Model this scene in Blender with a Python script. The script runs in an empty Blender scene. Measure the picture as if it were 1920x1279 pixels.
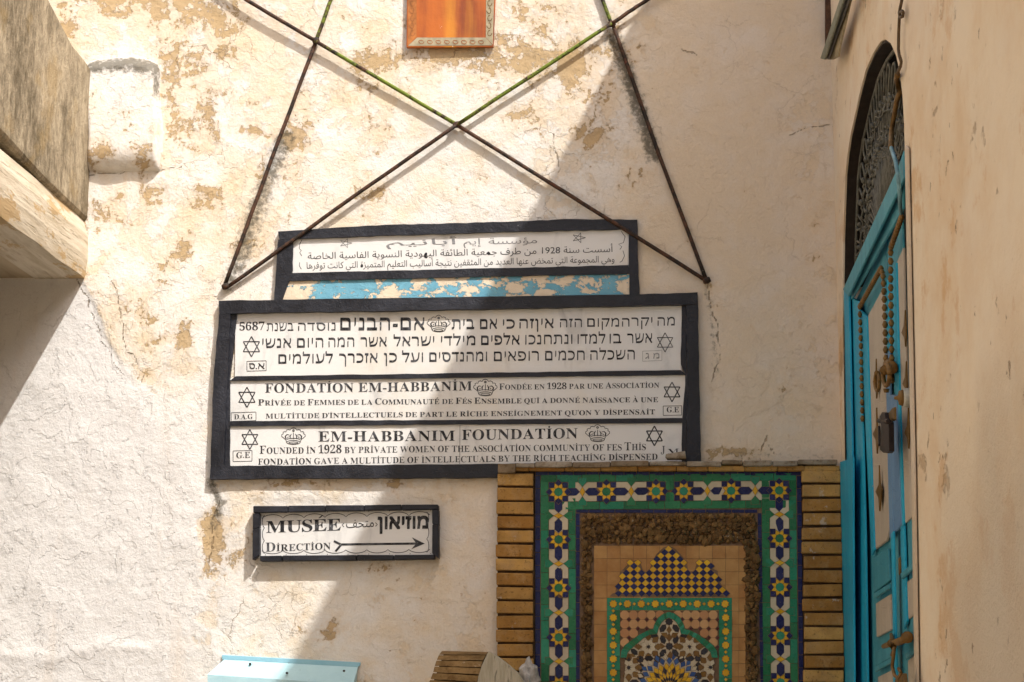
import bpy, bmesh, math, random, unicodedata
import numpy as np
from mathutils import Vector, Matrix
from mathutils.geometry import tessellate_polygon

rng = random.Random(7)
C = bpy.context.scene.collection
scene = bpy.context.scene

# ------------------------------------------------------------------ camera
PW, PH, F = 1920.0, 1279.0, 3500.0           # the photo's pixel frame used for measuring
cam = bpy.data.cameras.new('camera')
cam.sensor_width = 36.0
cam.lens = 36.0 * F / PW
cam.clip_start = 0.05
cam.clip_end = 300
co = bpy.data.objects.new('camera', cam)
C.objects.link(co)
PITCH = math.atan(668.0 / F)
YAW = math.atan(268.0 / math.sqrt(F * F + 668.0 ** 2))
ROLL = math.radians(0.5)
CAMP = Vector((0.0, -6.4, 1.6))
RM = Matrix.Rotation(YAW, 3, 'Z') @ Matrix.Rotation(math.pi / 2 + PITCH, 3, 'X') @ Matrix.Rotation(ROLL, 3, 'Z')
co.matrix_world = Matrix.Translation(CAMP) @ RM.to_4x4()
scene.camera = co

# ------------------------------------------------------------------ light
SUN = Vector((0.515, -0.56, 1.0)).normalized()   # direction towards the sun
world = bpy.data.worlds.new('World')
scene.world = world
world.use_nodes = True
wn = world.node_tree
sky = wn.nodes.new('ShaderNodeTexSky')
sky.sky_type = 'NISHITA'
sky.sun_disc = False
sky.sun_elevation = math.asin(SUN.z)
sky.sun_rotation = math.atan2(SUN.x, SUN.y)
sky.dust_density = 5.0
sky.air_density = 1.0
wn.links.new(sky.outputs[0], wn.nodes['Background'].inputs[0])
wn.nodes['Background'].inputs[1].default_value = 0.15
sl = bpy.data.lights.new('sun', 'SUN')
sl.energy = 3.7
sl.angle = math.radians(0.6)
sl.color = (1.0, 0.97, 0.925)
so = bpy.data.objects.new('sun', sl)
C.objects.link(so)
so.rotation_euler = SUN.to_track_quat('Z', 'Y').to_euler()
so.location = (3, -3, 9)
vs = scene.view_settings
vs.view_transform = 'Standard'
vs.look = 'None'
vs.gamma = 1
vs.exposure = 0.43
scene.cycles.max_bounces = 8
scene.cycles.diffuse_bounces = 5

# ------------------------------------------------------------------ measuring: a photo pixel -> a point on a real wall
def ray(px, py):
    return RM @ Vector(((px - PW / 2) / F, (PH / 2 - py) / F, -1.0))

def W(px, py, off=0.0):
    """point on the back wall (plane y = -off)"""
    d = ray(px, py)
    return CAMP + d * ((-off - CAMP.y) / d.y)

XR = W(1578, 900).x
XL = W(150, 480).x

def RW(px, py, off=0.0):
    """point on the right side wall (plane x = XR - off)"""
    d = ray(px, py)
    return CAMP + d * ((XR - off - CAMP.x) / d.x)

def LW(px, py, off=0.0):
    """point on the left lintel's side (plane x = XL + off)"""
    d = ray(px, py)
    return CAMP + d * ((XL + off - CAMP.x) / d.x)

RMI = np.array(RM).T
def to_px(P):
    q = (P - np.array(CAMP)) @ RMI.T
    return PW / 2 - F * q[:, 0] / q[:, 2], PH / 2 + F * q[:, 1] / q[:, 2]

# ------------------------------------------------------------------ object helpers
def tag(o, label=None, cat=None, group=None, kind=None):
    if label: o['label'] = label; o['kind'] = 'thing'
    if cat: o['category'] = cat
    if group: o['group'] = group
    if kind: o['kind'] = kind
    return o

def thing(name, loc, label, cat, group=None):
    o = bpy.data.objects.new(name, None)
    C.objects.link(o)
    o.location = loc
    o.empty_display_size = 0.1
    return tag(o, label, cat, group)

def root_loc(p):
    while p.parent: p = p.parent
    return p.location

class MB:
    """collects polygons and prisms (world coordinates) into one mesh object"""
    def __init__(s): s.v = []; s.f = []; s.m = []; s.r = []
    def poly(s, pts, m=0, r=None):
        i = len(s.v); s.v += [Vector(p) for p in pts]
        s.f.append(tuple(range(i, i + len(pts)))); s.m.append(m); s.r.append(rng.random() if r is None else r)
    def prism(s, front, back, m=0, r=None, cap=False, ms=None):
        r = rng.random() if r is None else r
        ms = m if ms is None else ms
        n = len(front); i = len(s.v)
        s.v += [Vector(p) for p in front] + [Vector(p) for p in back]
        s.f.append(tuple(range(i, i + n))); s.m.append(m); s.r.append(r)
        if cap: s.f.append(tuple(range(i + 2 * n - 1, i + n - 1, -1))); s.m.append(ms); s.r.append(r)
        for k in range(n):
            k2 = (k + 1) % n
            s.f.append((i + k2, i + k, i + n + k, i + n + k2)); s.m.append(ms); s.r.append(r)
    def raw(s, vs, fs, m=0, r=None):
        i = len(s.v); r = rng.random() if r is None else r
        s.v += [Vector(p) for p in vs]
        for f in fs:
            s.f.append(tuple(i + a for a in f)); s.m.append(m); s.r.append(r)
    def box(s, a, b, m=0):
        x0, y0, z0 = a; x1, y1, z1 = b
        s.raw([(x0,y0,z0),(x1,y0,z0),(x1,y1,z0),(x0,y1,z0),(x0,y0,z1),(x1,y0,z1),(x1,y1,z1),(x0,y1,z1)],
              [(0,3,2,1),(4,5,6,7),(0,1,5,4),(1,2,6,5),(2,3,7,6),(3,0,4,7)], m)
    def tube(s, pts, rad, n=6, m=0, r=None, closed=False):
        pts = [Vector(p) for p in pts]; N = len(pts)
        rads = rad if isinstance(rad, (list, tuple)) else [rad] * N
        vs, fs = [], []
        t0 = (pts[1] - pts[0]).normalized()
        up = Vector((0, 1, 0)) if abs(t0.y) < .9 else Vector((1, 0, 0))
        u = t0.cross(up).normalized()
        for i, p in enumerate(pts):
            a = pts[max(i - 1, 0)]; b = pts[min(i + 1, N - 1)]
            t = (b - a).normalized()
            u = (u - t * u.dot(t)).normalized(); w = t.cross(u)
            for k in range(n):
                an = 2 * math.pi * (k + .5) / n
                vs.append(p + (u * math.cos(an) + w * math.sin(an)) * rads[i])
        for i in range(N - 1):
            for k in range(n):
                k2 = (k + 1) % n
                fs.append((i*n+k, i*n+k2, (i+1)*n+k2, (i+1)*n+k))
        fs.append(tuple(range(n - 1, -1, -1))); fs.append(tuple((N-1)*n + k for k in range(n)))
        s.raw(vs, fs, m, r)
    def build(s, name, mats, parent=None, smooth=False, bevel=0.0, seg=1):
        off = root_loc(parent) if parent else Vector()
        me = bpy.data.meshes.new(name)
        me.from_pydata([tuple(p - off) for p in s.v], [], s.f)
        for m in (mats if isinstance(mats, (list, tuple)) else [mats]): me.materials.append(m)
        me.polygons.foreach_set('material_index', s.m)
        at = me.attributes.new('rnd', 'FLOAT', 'FACE'); at.data.foreach_set('value', s.r)
        if smooth: me.polygons.foreach_set('use_smooth', [True] * len(s.f))
        bm = bmesh.new(); bm.from_mesh(me)
        bmesh.ops.recalc_face_normals(bm, faces=bm.faces)
        bm.to_mesh(me); bm.free()
        me.update()
        o = bpy.data.objects.new(name, me); C.objects.link(o)
        if parent: o.parent = parent
        if bevel:
            b = o.modifiers.new('bevel', 'BEVEL'); b.width = bevel; b.segments = seg; b.limit_method = 'ANGLE'
        return o

def back(pts, d): return [Vector(p) + Vector((0, d, 0)) for p in pts]
def lerp(a, b, t): return a + (b - a) * t
def lp(p, q, t): return (lerp(p[0], q[0], t), lerp(p[1], q[1], t))

def band(mb, A, B, off, depth, n=24, jit=0.7, m=0):
    """a hand-made bar on the back wall between pixel polylines A and B, its edges a little uneven"""
    def samp(L, t):
        d = [math.dist(L[i], L[i+1]) for i in range(len(L)-1)]; tot = sum(d); s = t * tot
        for i, e in enumerate(d):
            if s <= e or i == len(d) - 1: return lp(L[i], L[i+1], min(s / e, 1))
            s -= e
    top, bot = [], []
    for i in range(n + 1):
        t = i / n
        j = jit if 0 < i < n else 0
        a = samp(A, t); b = samp(B, t)
        dx, dy = b[0]-a[0], b[1]-a[1]; L = math.hypot(dx, dy) or 1
        k = rng.uniform(-j, j); k2 = rng.uniform(-j, j)
        top.append((a[0]+dx/L*k, a[1]+dy/L*k)); bot.append((b[0]+dx/L*k2, b[1]+dy/L*k2))
    for i in range(n):
        f = [W(*top[i], off), W(*top[i+1], off), W(*bot[i+1], off), W(*bot[i], off)]
        bk = back(f, depth)
        mb.poly(f, m, .5)
        mb.poly([f[0], f[1], bk[1], bk[0]], m, .5); mb.poly([f[3], f[2], bk[2], bk[3]], m, .5)
        if i == 0: mb.poly([f[0], f[3], bk[3], bk[0]], m, .5)
        if i == n - 1: mb.poly([f[1], f[2], bk[2], bk[1]], m, .5)

def stroke(mb, pts, w, off, m=0, closed=False, fn=None):
    """a painted line: pixel polyline of pixel width w lying on the plane at off"""
    fn = fn or W
    n = len(pts); L, R = [], []
    for i in range(n):
        a = pts[i-1] if (i or closed) else pts[0]; b = pts[(i+1) % n] if (i < n-1 or closed) else pts[-1]
        dx, dy = b[0]-a[0], b[1]-a[1]; l = math.hypot(dx, dy) or 1
        ww = w[i] if isinstance(w, (list, tuple)) else w
        nx, ny = -dy/l*ww/2, dx/l*ww/2
        L.append((pts[i][0]+nx, pts[i][1]+ny)); R.append((pts[i][0]-nx, pts[i][1]-ny))
    for i in range(n if closed else n-1):
        j = (i+1) % n
        mb.poly([fn(*L[i], off), fn(*L[j], off), fn(*R[j], off), fn(*R[i], off)], m, .5)

# ------------------------------------------------------------------ material helpers
class Mat:
    def __init__(s, name, rough=0.85, spec=0.25):
        s.m = bpy.data.materials.new(name); s.m.use_nodes = True
        s.nt = s.m.node_tree; s.b = s.nt.nodes['Principled BSDF']
        s.b.inputs['Roughness'].default_value = rough
        s.b.inputs['Specular IOR Level'].default_value = spec
        s.tc = s.nt.nodes.new('ShaderNodeNewGeometry')
    @property
    def pos(s): return s.tc.outputs['Position']
    def put(s, sock, v):
        if isinstance(v, bpy.types.NodeSocket): s.nt.links.new(v, sock)
        elif v is not None:
            if sock.type == 'RGBA' and len(v) == 3: v = (*v, 1)
            sock.default_value = v
    def scale(s, v, sc):
        n = s.nt.nodes.new('ShaderNodeVectorMath'); n.operation = 'MULTIPLY'
        s.put(n.inputs[0], v); n.inputs[1].default_value = sc
        return n.outputs[0]
    def vadd(s, a, b):
        n = s.nt.nodes.new('ShaderNodeVectorMath'); n.operation = 'ADD'
        s.put(n.inputs[0], a); s.put(n.inputs[1], b); return n.outputs[0]
    def noise(s, scale, detail=6, rough=.55, dist=0, vec=None, off=None, color=False):
        n = s.nt.nodes.new('ShaderNodeTexNoise')
        v = vec or s.pos
        if off is not None: v = s.vadd(v, (off, off * 1.7, -off))
        s.put(n.inputs['Vector'], v)
        n.inputs['Scale'].default_value = scale; n.inputs['Detail'].default_value = detail
        n.inputs['Roughness'].default_value = rough; n.inputs['Distortion'].default_value = dist
        return n.outputs['Color' if color else 'Fac']
    def vor(s, scale, vec=None, feature='DISTANCE_TO_EDGE', out='Distance', rnd=1):
        n = s.nt.nodes.new('ShaderNodeTexVoronoi'); n.feature = feature
        s.put(n.inputs['Vector'], vec or s.pos); n.inputs['Scale'].default_value = scale
        n.inputs['Randomness'].default_value = rnd
        return n.outputs[out]
    def math(s, op, a, b=None, c=None, clamp=False):
        n = s.nt.nodes.new('ShaderNodeMath'); n.operation = op; n.use_clamp = clamp
        s.put(n.inputs[0], a); s.put(n.inputs[1], b)
        if c is not None: s.put(n.inputs[2], c)
        return n.outputs[0]
    def step(s, v, a, b, lo=0.0, hi=1.0):
        n = s.nt.nodes.new('ShaderNodeMapRange'); n.interpolation_type = 'SMOOTHSTEP'
        s.put(n.inputs[0], v); n.inputs[1].default_value = a; n.inputs[2].default_value = b
        n.inputs[3].default_value = lo; n.inputs[4].default_value = hi
        return n.outputs[0]
    def mix(s, f, a, b, mode='MIX'):
        n = s.nt.nodes.new('ShaderNodeMix'); n.data_type = 'RGBA'; n.blend_type = mode
        s.put(n.inputs[0], f); s.put(n.inputs[6], a); s.put(n.inputs[7], b)
        return n.outputs[2]
    def attr(s, name):
        n = s.nt.nodes.new('ShaderNodeAttribute'); n.attribute_name = name
        return n.outputs['Fac']
    def color(s, v): s.put(s.b.inputs['Base Color'], v); return s
    def rough(s, v): s.put(s.b.inputs['Roughness'], v); return s
    def metal(s, v): s.put(s.b.inputs['Metallic'], v); return s
    def bump(s, h, dist=0.01, strength=1.0):
        n = s.nt.nodes.new('ShaderNodeBump'); n.inputs['Distance'].default_value = dist
        n.inputs['Strength'].default_value = strength
        s.put(n.inputs['Height'], h); s.nt.links.new(n.outputs[0], s.b.inputs['Normal'])
        return s

def mul(m, *a):
    r = a[0]
    for x in a[1:]: r = m.math('MULTIPLY', r, x)
    return r
def add(m, *a):
    r = a[0]
    for x in a[1:]: r = m.math('ADD', r, x)
    return r

def plaster_material():
    m = Mat('old_limewash', .92, .15)
    peel_a, dirt_a, white_a, peach_a, crack_a, flake_a = [m.attr(k) for k in ('peel', 'dirt', 'white', 'peach', 'crack', 'flake')]
    warm = m.noise(2.6, 8, .6)
    warm2 = m.noise(9, 8, .62, off=4)
    w = add(m, mul(m, m.math('SUBTRACT', warm, .5), 1.6), mul(m, m.math('SUBTRACT', warm2, .5), 1.5), .40)
    w = m.math('SUBTRACT', w, mul(m, white_a, .42))
    w = add(m, w, mul(m, peach_a, .28))
    wf = m.step(w, .12, .95)
    base = m.mix(wf, (.82, .795, .755), (.79, .675, .51))
    base = m.mix(mul(m, white_a, .6), base, (.69, .68, .675))
    base = m.mix(mul(m, peach_a, .55), base, (.735, .60, .455))
    # thin upper coats gone: an ochre coat shows in patches with hard ragged edges
    p = m.noise(6.5, 14, .70, 0.2, off=9)
    pf = add(m, mul(m, m.math('SUBTRACT', p, .5), 3.4), mul(m, peel_a, .66), mul(m, m.math('SUBTRACT', m.noise(75, 6, .7, off=19), .5), .85))
    pf = m.math('SUBTRACT', pf, mul(m, white_a, .45))
    pf = m.math('SUBTRACT', pf, mul(m, peach_a, .16))
    peel = m.step(pf, .44, .48)
    chips = m.step(m.noise(26, 9, .6, off=3), .70, .715)
    chips = mul(m, chips, m.step(m.noise(2.2, 3, off=13), .46, .62), m.math('SUBTRACT', 1.0, mul(m, white_a, .75)))
    soft = m.step(pf, .05, .60)
    ochre = m.mix(m.noise(40, 6, .6), (.37, .245, .105), (.585, .415, .215))
    lowf = m.noise(1.7, 3, .5, off=77)
    cf = add(m, mul(m, m.math('SUBTRACT', m.noise(8.5, 14, .70, .2, off=27), .5), 2.8), mul(m, m.math('SUBTRACT', lowf, .5), 1.4), mul(m, peel_a, .40))
    cf = m.math('SUBTRACT', cf, mul(m, white_a, .55))
    cf = m.math('SUBTRACT', cf, mul(m, peach_a, .15))
    cream = m.math('ADD', m.step(cf, .09, .125, 0, .72), m.step(cf, -.12, .42, 0, .28))
    base = m.mix(mul(m, cream, .46), base, m.mix(m.noise(22, 8, .65, off=2), (.79, .66, .47), (.72, .525, .315)))
    col = m.mix(mul(m, soft, .42), base, (.70, .50, .29))
    col = m.mix(mul(m, peel, .78), col, ochre)
    col = m.mix(mul(m, chips, .75), col, (.42, .27, .14))
    # drips and stains
    st = m.noise(7, 6, .6, vec=m.scale(m.pos, (1, 1, .16)), off=21)
    col = m.mix(mul(m, m.step(st, .55, .75), .22), col, (.60, .40, .20))
    # cracks
    dv = m.vadd(m.pos, m.scale(m.noise(7, 6, .6, color=True), (.16, .16, .16)))
    cr = m.step(m.vor(3.6, dv), .0, .010, 1, 0)
    cr = mul(m, cr, m.step(m.noise(3.2, 4, off=31), .56, .66))
    cr2 = m.step(m.vor(9.5, dv), .0, .016, 1, 0)
    cr2 = mul(m, cr2, m.step(m.noise(4.5, 4, off=41), .56, .63))
    crk = m.math('MAXIMUM', cr, mul(m, cr2, .7))
    crk = mul(m, crk, m.math('SUBTRACT', 1.0, mul(m, white_a, .9)), m.math('SUBTRACT', 1.0, mul(m, peach_a, .65)))
    ca = m.step(add(m, crack_a, mul(m, m.math('SUBTRACT', m.noise(28, 6, .6), .5), 1.6)), .58, .80)
    col = m.mix(mul(m, crk, .55), col, (.26, .17, .09))
    col = m.mix(mul(m, ca, .6), col, (.24, .165, .09))
    df = m.step(add(m, dirt_a, mul(m, m.math('SUBTRACT', m.noise(48, 8, .7, off=5), .5), 1.6)), .38, .9)
    df = mul(m, df, m.step(dirt_a, .03, .3))
    col = m.mix(mul(m, df, .86), col, (.10, .09, .065))
    fine = m.noise(170, 3, .6)
    col = m.mix(m.step(fine, .2, .8), m.mix(.10, col, (.25, .2, .14)), col)
    m.color(col)
    # relief: flaking layers in steps, grain, cracks
    h1 = m.noise(4.2, 12, .60, .3, off=51)
    k = mul(m, h1, 9.0)
    fr = m.math('FRACT', k); fl = m.math('FLOOR', k)
    lay = add(m, fl, m.step(fr, .0, .07))
    rel = mul(m, lay, add(m, .0010, mul(m, flake_a, .0014)))
    rel = add(m, rel, mul(m, m.noise(13, 9, .66, off=61), .008))
    rel = add(m, rel, mul(m, fine, .0010), mul(m, m.noise(60, 6, .7, off=7), .0034))
    rel = m.math('SUBTRACT', rel, mul(m, peel, .0034))
    rel = m.math('SUBTRACT', rel, mul(m, cream, .0013))
    rel = m.math('SUBTRACT', rel, mul(m, chips, .0015))
    rel = m.math('SUBTRACT', rel, mul(m, crk, .0028))
    rel = m.math('SUBTRACT', rel, mul(m, ca, .007))
    m.bump(rel, 1.0, .85)
    return m.m

def side_plaster_material():
    m = Mat('peach_limewash', .9, .15)
    sx = m.nt.nodes.new('ShaderNodeSeparateXYZ'); m.put(sx.inputs[0], m.pos)
    gr = mul(m, m.step(sx.outputs['Y'], -1.9, -2.6), m.step(add(m, sx.outputs['Z'], mul(m, m.noise(2.5, 4), .8)), 2.75, 2.2))
    v = m.scale(m.pos, (1, .30, .55))
    a = m.noise(6, 9, .62, vec=v); b = m.noise(17, 9, .66, vec=m.scale(m.pos, (1, .34, .40)), off=3); c = m.noise(1.6, 5, .55, off=8)
    w = add(m, mul(m, a, .9), mul(m, b, .9), mul(m, c, .9))
    col = m.mix(m.step(w, 1.10, 1.60), (.86, .735, .56), (.79, .61, .41))
    stf = m.step(add(m, m.noise(9, 11, .70, vec=m.scale(m.pos, (1, .30, .38)), off=15), mul(m, m.math('SUBTRACT', c, .5), .25)), .555, .63)
    col = m.mix(mul(m, stf, .55), col, (.66, .385, .16))
    pale = m.step(m.noise(1.9, 6, .62, off=22, vec=v), .47, .62)
    col = m.mix(mul(m, pale, .42), col, (.83, .735, .61))
    col = m.mix(mul(m, gr, .5), col, (.80, .70, .57))
    ch = m.step(m.noise(42, 7, .65, vec=m.scale(m.pos, (1, .42, .42)), off=2), .635, .655)
    ch = mul(m, ch, m.step(m.noise(3, 3, off=18), .45, .6))
    col = m.mix(mul(m, ch, .65), col, (.25, .155, .08))
    sc = m.step(m.noise(8, 11, .70, vec=m.scale(m.pos, (1, .30, .5)), off=33), .62, .65)
    col = m.mix(mul(m, sc, .45), col, (.40, .25, .12))
    m.color(col)
    h = add(m, mul(m, b, .006), mul(m, m.noise(95, 5, .7), add(m, .0022, mul(m, gr, .011))), mul(m, m.noise(4, 6), .010), mul(m, a, .006))
    h = m.math('SUBTRACT', h, mul(m, ch, .003)); h = m.math('SUBTRACT', h, mul(m, sc, .003))
    m.bump(h, 1.0, .9)
    return m.m

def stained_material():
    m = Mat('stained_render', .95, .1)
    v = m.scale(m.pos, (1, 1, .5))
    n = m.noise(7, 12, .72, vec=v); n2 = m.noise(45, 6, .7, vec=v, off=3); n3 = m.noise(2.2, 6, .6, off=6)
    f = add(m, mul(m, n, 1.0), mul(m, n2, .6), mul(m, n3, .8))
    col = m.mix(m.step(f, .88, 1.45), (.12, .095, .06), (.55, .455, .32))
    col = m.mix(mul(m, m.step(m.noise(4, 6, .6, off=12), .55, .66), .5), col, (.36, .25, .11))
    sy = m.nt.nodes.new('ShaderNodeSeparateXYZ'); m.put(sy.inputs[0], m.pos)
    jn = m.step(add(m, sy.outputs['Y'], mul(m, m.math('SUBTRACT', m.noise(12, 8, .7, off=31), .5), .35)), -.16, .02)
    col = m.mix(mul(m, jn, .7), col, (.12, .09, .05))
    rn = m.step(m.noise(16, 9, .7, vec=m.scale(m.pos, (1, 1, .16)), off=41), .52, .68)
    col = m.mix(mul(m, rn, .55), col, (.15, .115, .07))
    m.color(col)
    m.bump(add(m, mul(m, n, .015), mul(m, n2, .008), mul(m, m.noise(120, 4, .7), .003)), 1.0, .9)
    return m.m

def wood_limed_material():
    m = Mat('limed_beam', .9, .15)
    v = m.scale(m.pos, (1, .35, 1))
    n = m.noise(26, 9, .68, .4, vec=m.scale(m.pos, (1, .10, 1)))
    f = m.noise(5, 11, .70, off=3, vec=v)
    crackle = m.step(m.noise(42, 7, .65, .6, vec=m.scale(m.pos, (1, .09, 1)), off=6), .57, .63)
    col = m.mix(m.step(n, .3, .7), (.50, .415, .295), (.69, .61, .49))
    col = m.mix(mul(m, m.step(f, .525, .56), .8), col, (.47, .31, .14))
    col = m.mix(mul(m, crackle, .35), col, (.3, .2, .1))
    m.color(col)
    h = add(m, mul(m, n, .006), mul(m, f, .014))
    m.bump(m.math('SUBTRACT', h, mul(m, crackle, .0015)), 1.0, .9)
    return m.m

def soffit_material():
    m = Mat('soffit_boards', .9, .15)
    n = m.noise(8, 8, .6, vec=m.scale(m.pos, (1, .12, 1)))
    col = m.mix(m.step(n, .35, .68), (.30, .235, .155), (.50, .405, .285))
    col = m.mix(mul(m, m.step(m.noise(3, 5, off=4), .5, .65), .5), col, (.38, .25, .10))
    m.color(col); m.bump(mul(m, n, .006), 1.0)
    return m.m

def marble_material():
    m = Mat('white_marble', .42, .35)
    v = m.scale(m.pos, (1.0, 1, .35))
    a = m.noise(9, 8, .62, 1.2, vec=v); b = m.noise(3, 6, .6, off=5)
    col = m.mix(m.step(a, .52, .78), (.745, .74, .725), (.53, .53, .525))
    col = m.mix(mul(m, m.step(b, .5, .72), .5), col, (.70, .615, .47))
    sp = m.step(m.noise(90, 4, .6, off=9), .70, .74)
    col = m.mix(mul(m, sp, .3), col, (.4, .34, .26))
    m.color(col); m.rough(m.step(m.noise(30, 4), .3, .7, .35, .6))
    m.bump(add(m, mul(m, m.noise(60, 4), .0009), mul(m, m.noise(9, 4), .002)), 1.0, .6)
    return m.m

def black_paint_material():
    m = Mat('black_paint', .5, .4)
    n = m.noise(50, 6, .65); g = m.noise(11, 6, .6, off=3)
    col = m.mix(m.step(g, .35, .72), (.007, .008, .013), (.020, .022, .032))
    wear = mul(m, m.step(m.noise(95, 8, .75, off=7), .62, .70), m.step(m.noise(6, 4, off=17), .40, .6))
    col = m.mix(mul(m, wear, .5), col, (.28, .28, .28))
    m.color(col); m.rough(m.step(g, .3, .7, .38, .62))
    m.bump(add(m, mul(m, n, .0028), mul(m, m.noise(15, 5), .005), mul(m, m.noise(160, 3), .0012)), 1.0, .9)
    return m.m

def ink_material(light=0.0):
    m = Mat('carved_ink', .7, .2)
    n = m.noise(38, 6, .65, off=light)
    col = m.mix(m.step(n, .40, .72), (.022 + light, .022 + light, .025 + light), (.115 + light * 1.6, .118 + light * 1.6, .13 + light * 1.6))
    col = m.mix(mul(m, m.step(m.noise(95, 7, .7, off=3), .58, .68), .7), col, (.45, .44, .42))
    m.color(col); return m.m

def flake_blue_material():
    m = Mat('flaking_blue_paint', .7, .25)
    v = m.scale(m.pos, (.75, 1, 1.15))
    n = add(m, .5, mul(m, m.math('SUBTRACT', m.noise(15, 12, .72, .3, vec=v, off=2.3), .5), 1.7))
    bias = m.attr('peel')
    gone = m.step(add(m, n, bias), .535, .55)
    blue = m.mix(m.noise(20, 6), (.11, .335, .475), (.22, .48, .60))
    cream = m.mix(m.noise(30, 7, .6), (.72, .585, .42), (.78, .69, .55))
    m.color(m.mix(gone, blue, cream))
    h = m.math('SUBTRACT', mul(m, m.noise(24, 8, .6), .006), mul(m, gone, .0022))
    m.bump(h, 1.0, .9)
    return m.m

def paint_material(name, c1, c2, chip=(.42, .33, .24), chip_t=.68, streak=(1, 1, .2), rough=.5, cr=True):
    m = Mat(name, rough, .35)
    n = m.noise(14, 7, .6, vec=m.scale(m.pos, streak)); g = m.noise(5, 5, off=3)
    col = m.mix(m.step(add(m, mul(m, n, .6), mul(m, g, .4)), .35, .65), c1, c2)
    ch = m.step(m.noise(30, 10, .66, off=8, vec=m.scale(m.pos, (1, 1, .5))), chip_t, chip_t + .015)
    col = m.mix(mul(m, ch, .85), col, chip)
    dark = m.step(m.noise(34, 8, .7, vec=m.scale(m.pos, (1, 1, .12)), off=14), .62, .72)
    col = m.mix(mul(m, dark, .35), col, (.03, .07, .09))
    m.color(col)
    h = add(m, mul(m, n, .003), mul(m, m.noise(70, 5), .001))
    h = m.math('SUBTRACT', h, mul(m, ch, .0012))
    if cr:
        lines = m.step(m.vor(22, m.vadd(m.scale(m.pos, (.6, .6, 1.6)), m.scale(m.noise(12, 4, color=True), (.05, .05, .05)))), 0, .045, 1, 0)
        h = m.math('SUBTRACT', h, mul(m, lines, .0012))
    m.bump(h, 1.0, .8)
    return m.m

def tile_material(name, c1, c2, rough=.22, share=1.0):
    m = Mat(name, rough, .3)
    r = m.attr('rnd')
    n = m.noise(60, 5, .6); n2 = m.noise(14, 4, off=2)
    col = m.mix(add(m, mul(m, r, share), mul(m, m.step(m.noise(11, 6, .6, off=23), .35, .65), 1-share)), c1, c2)
    col = m.mix(m.step(n2, .3, .75, 0, .35), col, tuple(x * .72 for x in c1))
    ch = m.step(m.noise(130, 5, .6, off=6), .69, .71)
    col = m.mix(mul(m, ch, .45), col, (.42, .32, .22))
    m.color(col); m.rough(m.step(n, .3, .7, rough, rough + .2))
    m.bump(add(m, mul(m, n2, .004), mul(m, n, .0008)), 1.0, .6)
    return m.m

def brick_material(name, c1, c2, c3):
    m = Mat(name, .85, .2)
    r = m.attr('rnd')
    n = m.noise(24, 8, .65); n2 = m.noise(110, 5, .65, off=4)
    col = m.mix(r, c1, c2)
    col = m.mix(m.step(n, .42, .72), col, c3)
    big = m.noise(7, 7, .65, off=19)
    col = m.mix(m.step(big, .35, .7, 0, .6), col, tuple(x*.5 for x in c1))
    col = m.mix(mul(m, m.step(n2, .56, .68), .6), col, (.10, .06, .025))
    lime = mul(m, m.step(m.noise(18, 10, .74, off=11), .61, .66), .6)
    col = m.mix(lime, col, (.55, .50, .42))
    m.color(col)
    m.bump(add(m, mul(m, n, .005), mul(m, n2, .0016)), 1.0, .9)
    return m.m

def iron_material(name, moss):
    m = Mat(name, .7, .3)
    n = m.noise(30, 8, .7); g = m.noise(9, 6, .6, off=4)
    col = m.mix(m.step(n, .40, .62), (.022, .016, .012), (.10, .045, .024))
    red = m.step(m.noise(16, 7, .7, off=8), .60, .66)
    col = m.mix(mul(m, red, .6), col, (.19, .052, .035))
    wt = m.step(m.noise(55, 6, .7, off=13), .69, .71)
    col = m.mix(mul(m, wt, .6), col, (.55, .53, .5))
    if moss:
        mo = m.step(add(m, g, mul(m, m.math('SUBTRACT', m.noise(60, 6, .7), .5), .6)), .40, .53)
        col = m.mix(mul(m, mo, .9), col, m.mix(n, (.085, .12, .012), (.22, .30, .03)))
    m.color(col); m.bump(mul(m, n, .003), 1.0)
    return m.m

def rust_plate_material():
    m = Mat('rusted_enamel', .45, .4)
    v = m.scale(m.pos, (1, 1, .10))
    a = m.noise(9, 8, .62, vec=v); b = m.noise(3.5, 4, off=4)
    col = m.mix(m.step(add(m, mul(m, a, .55), mul(m, b, .45)), .36, .60), (.17, .030, .012), (.50, .13, .016))
    ye = m.step(m.noise(6, 5, .5, vec=v, off=9), .54, .66)
    col = m.mix(mul(m, ye, .6), col, (.72, .30, .025))
    wh = m.step(m.noise(60, 6, .7, vec=m.scale(m.pos, (1, 1, .22)), off=15), .685, .70)
    col = m.mix(mul(m, wh, .85), col, (.8, .75, .66))
    m.color(col); m.bump(mul(m, m.noise(50, 5), .001), 1.0)
    return m.m

def plain(name, c, rough=.6, metal=0, var=.35, bump=.001, scale=30):
    m = Mat(name, rough, .35)
    n = m.noise(scale, 7, .65)
    m.color(m.mix(m.step(n, .3, .72), tuple(x * (1 - var) for x in c), tuple(min(1, x * (1 + var * .6)) for x in c)))
    m.metal(metal)
    m.bump(mul(m, n, bump), 1.0)
    return m.m

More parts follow.
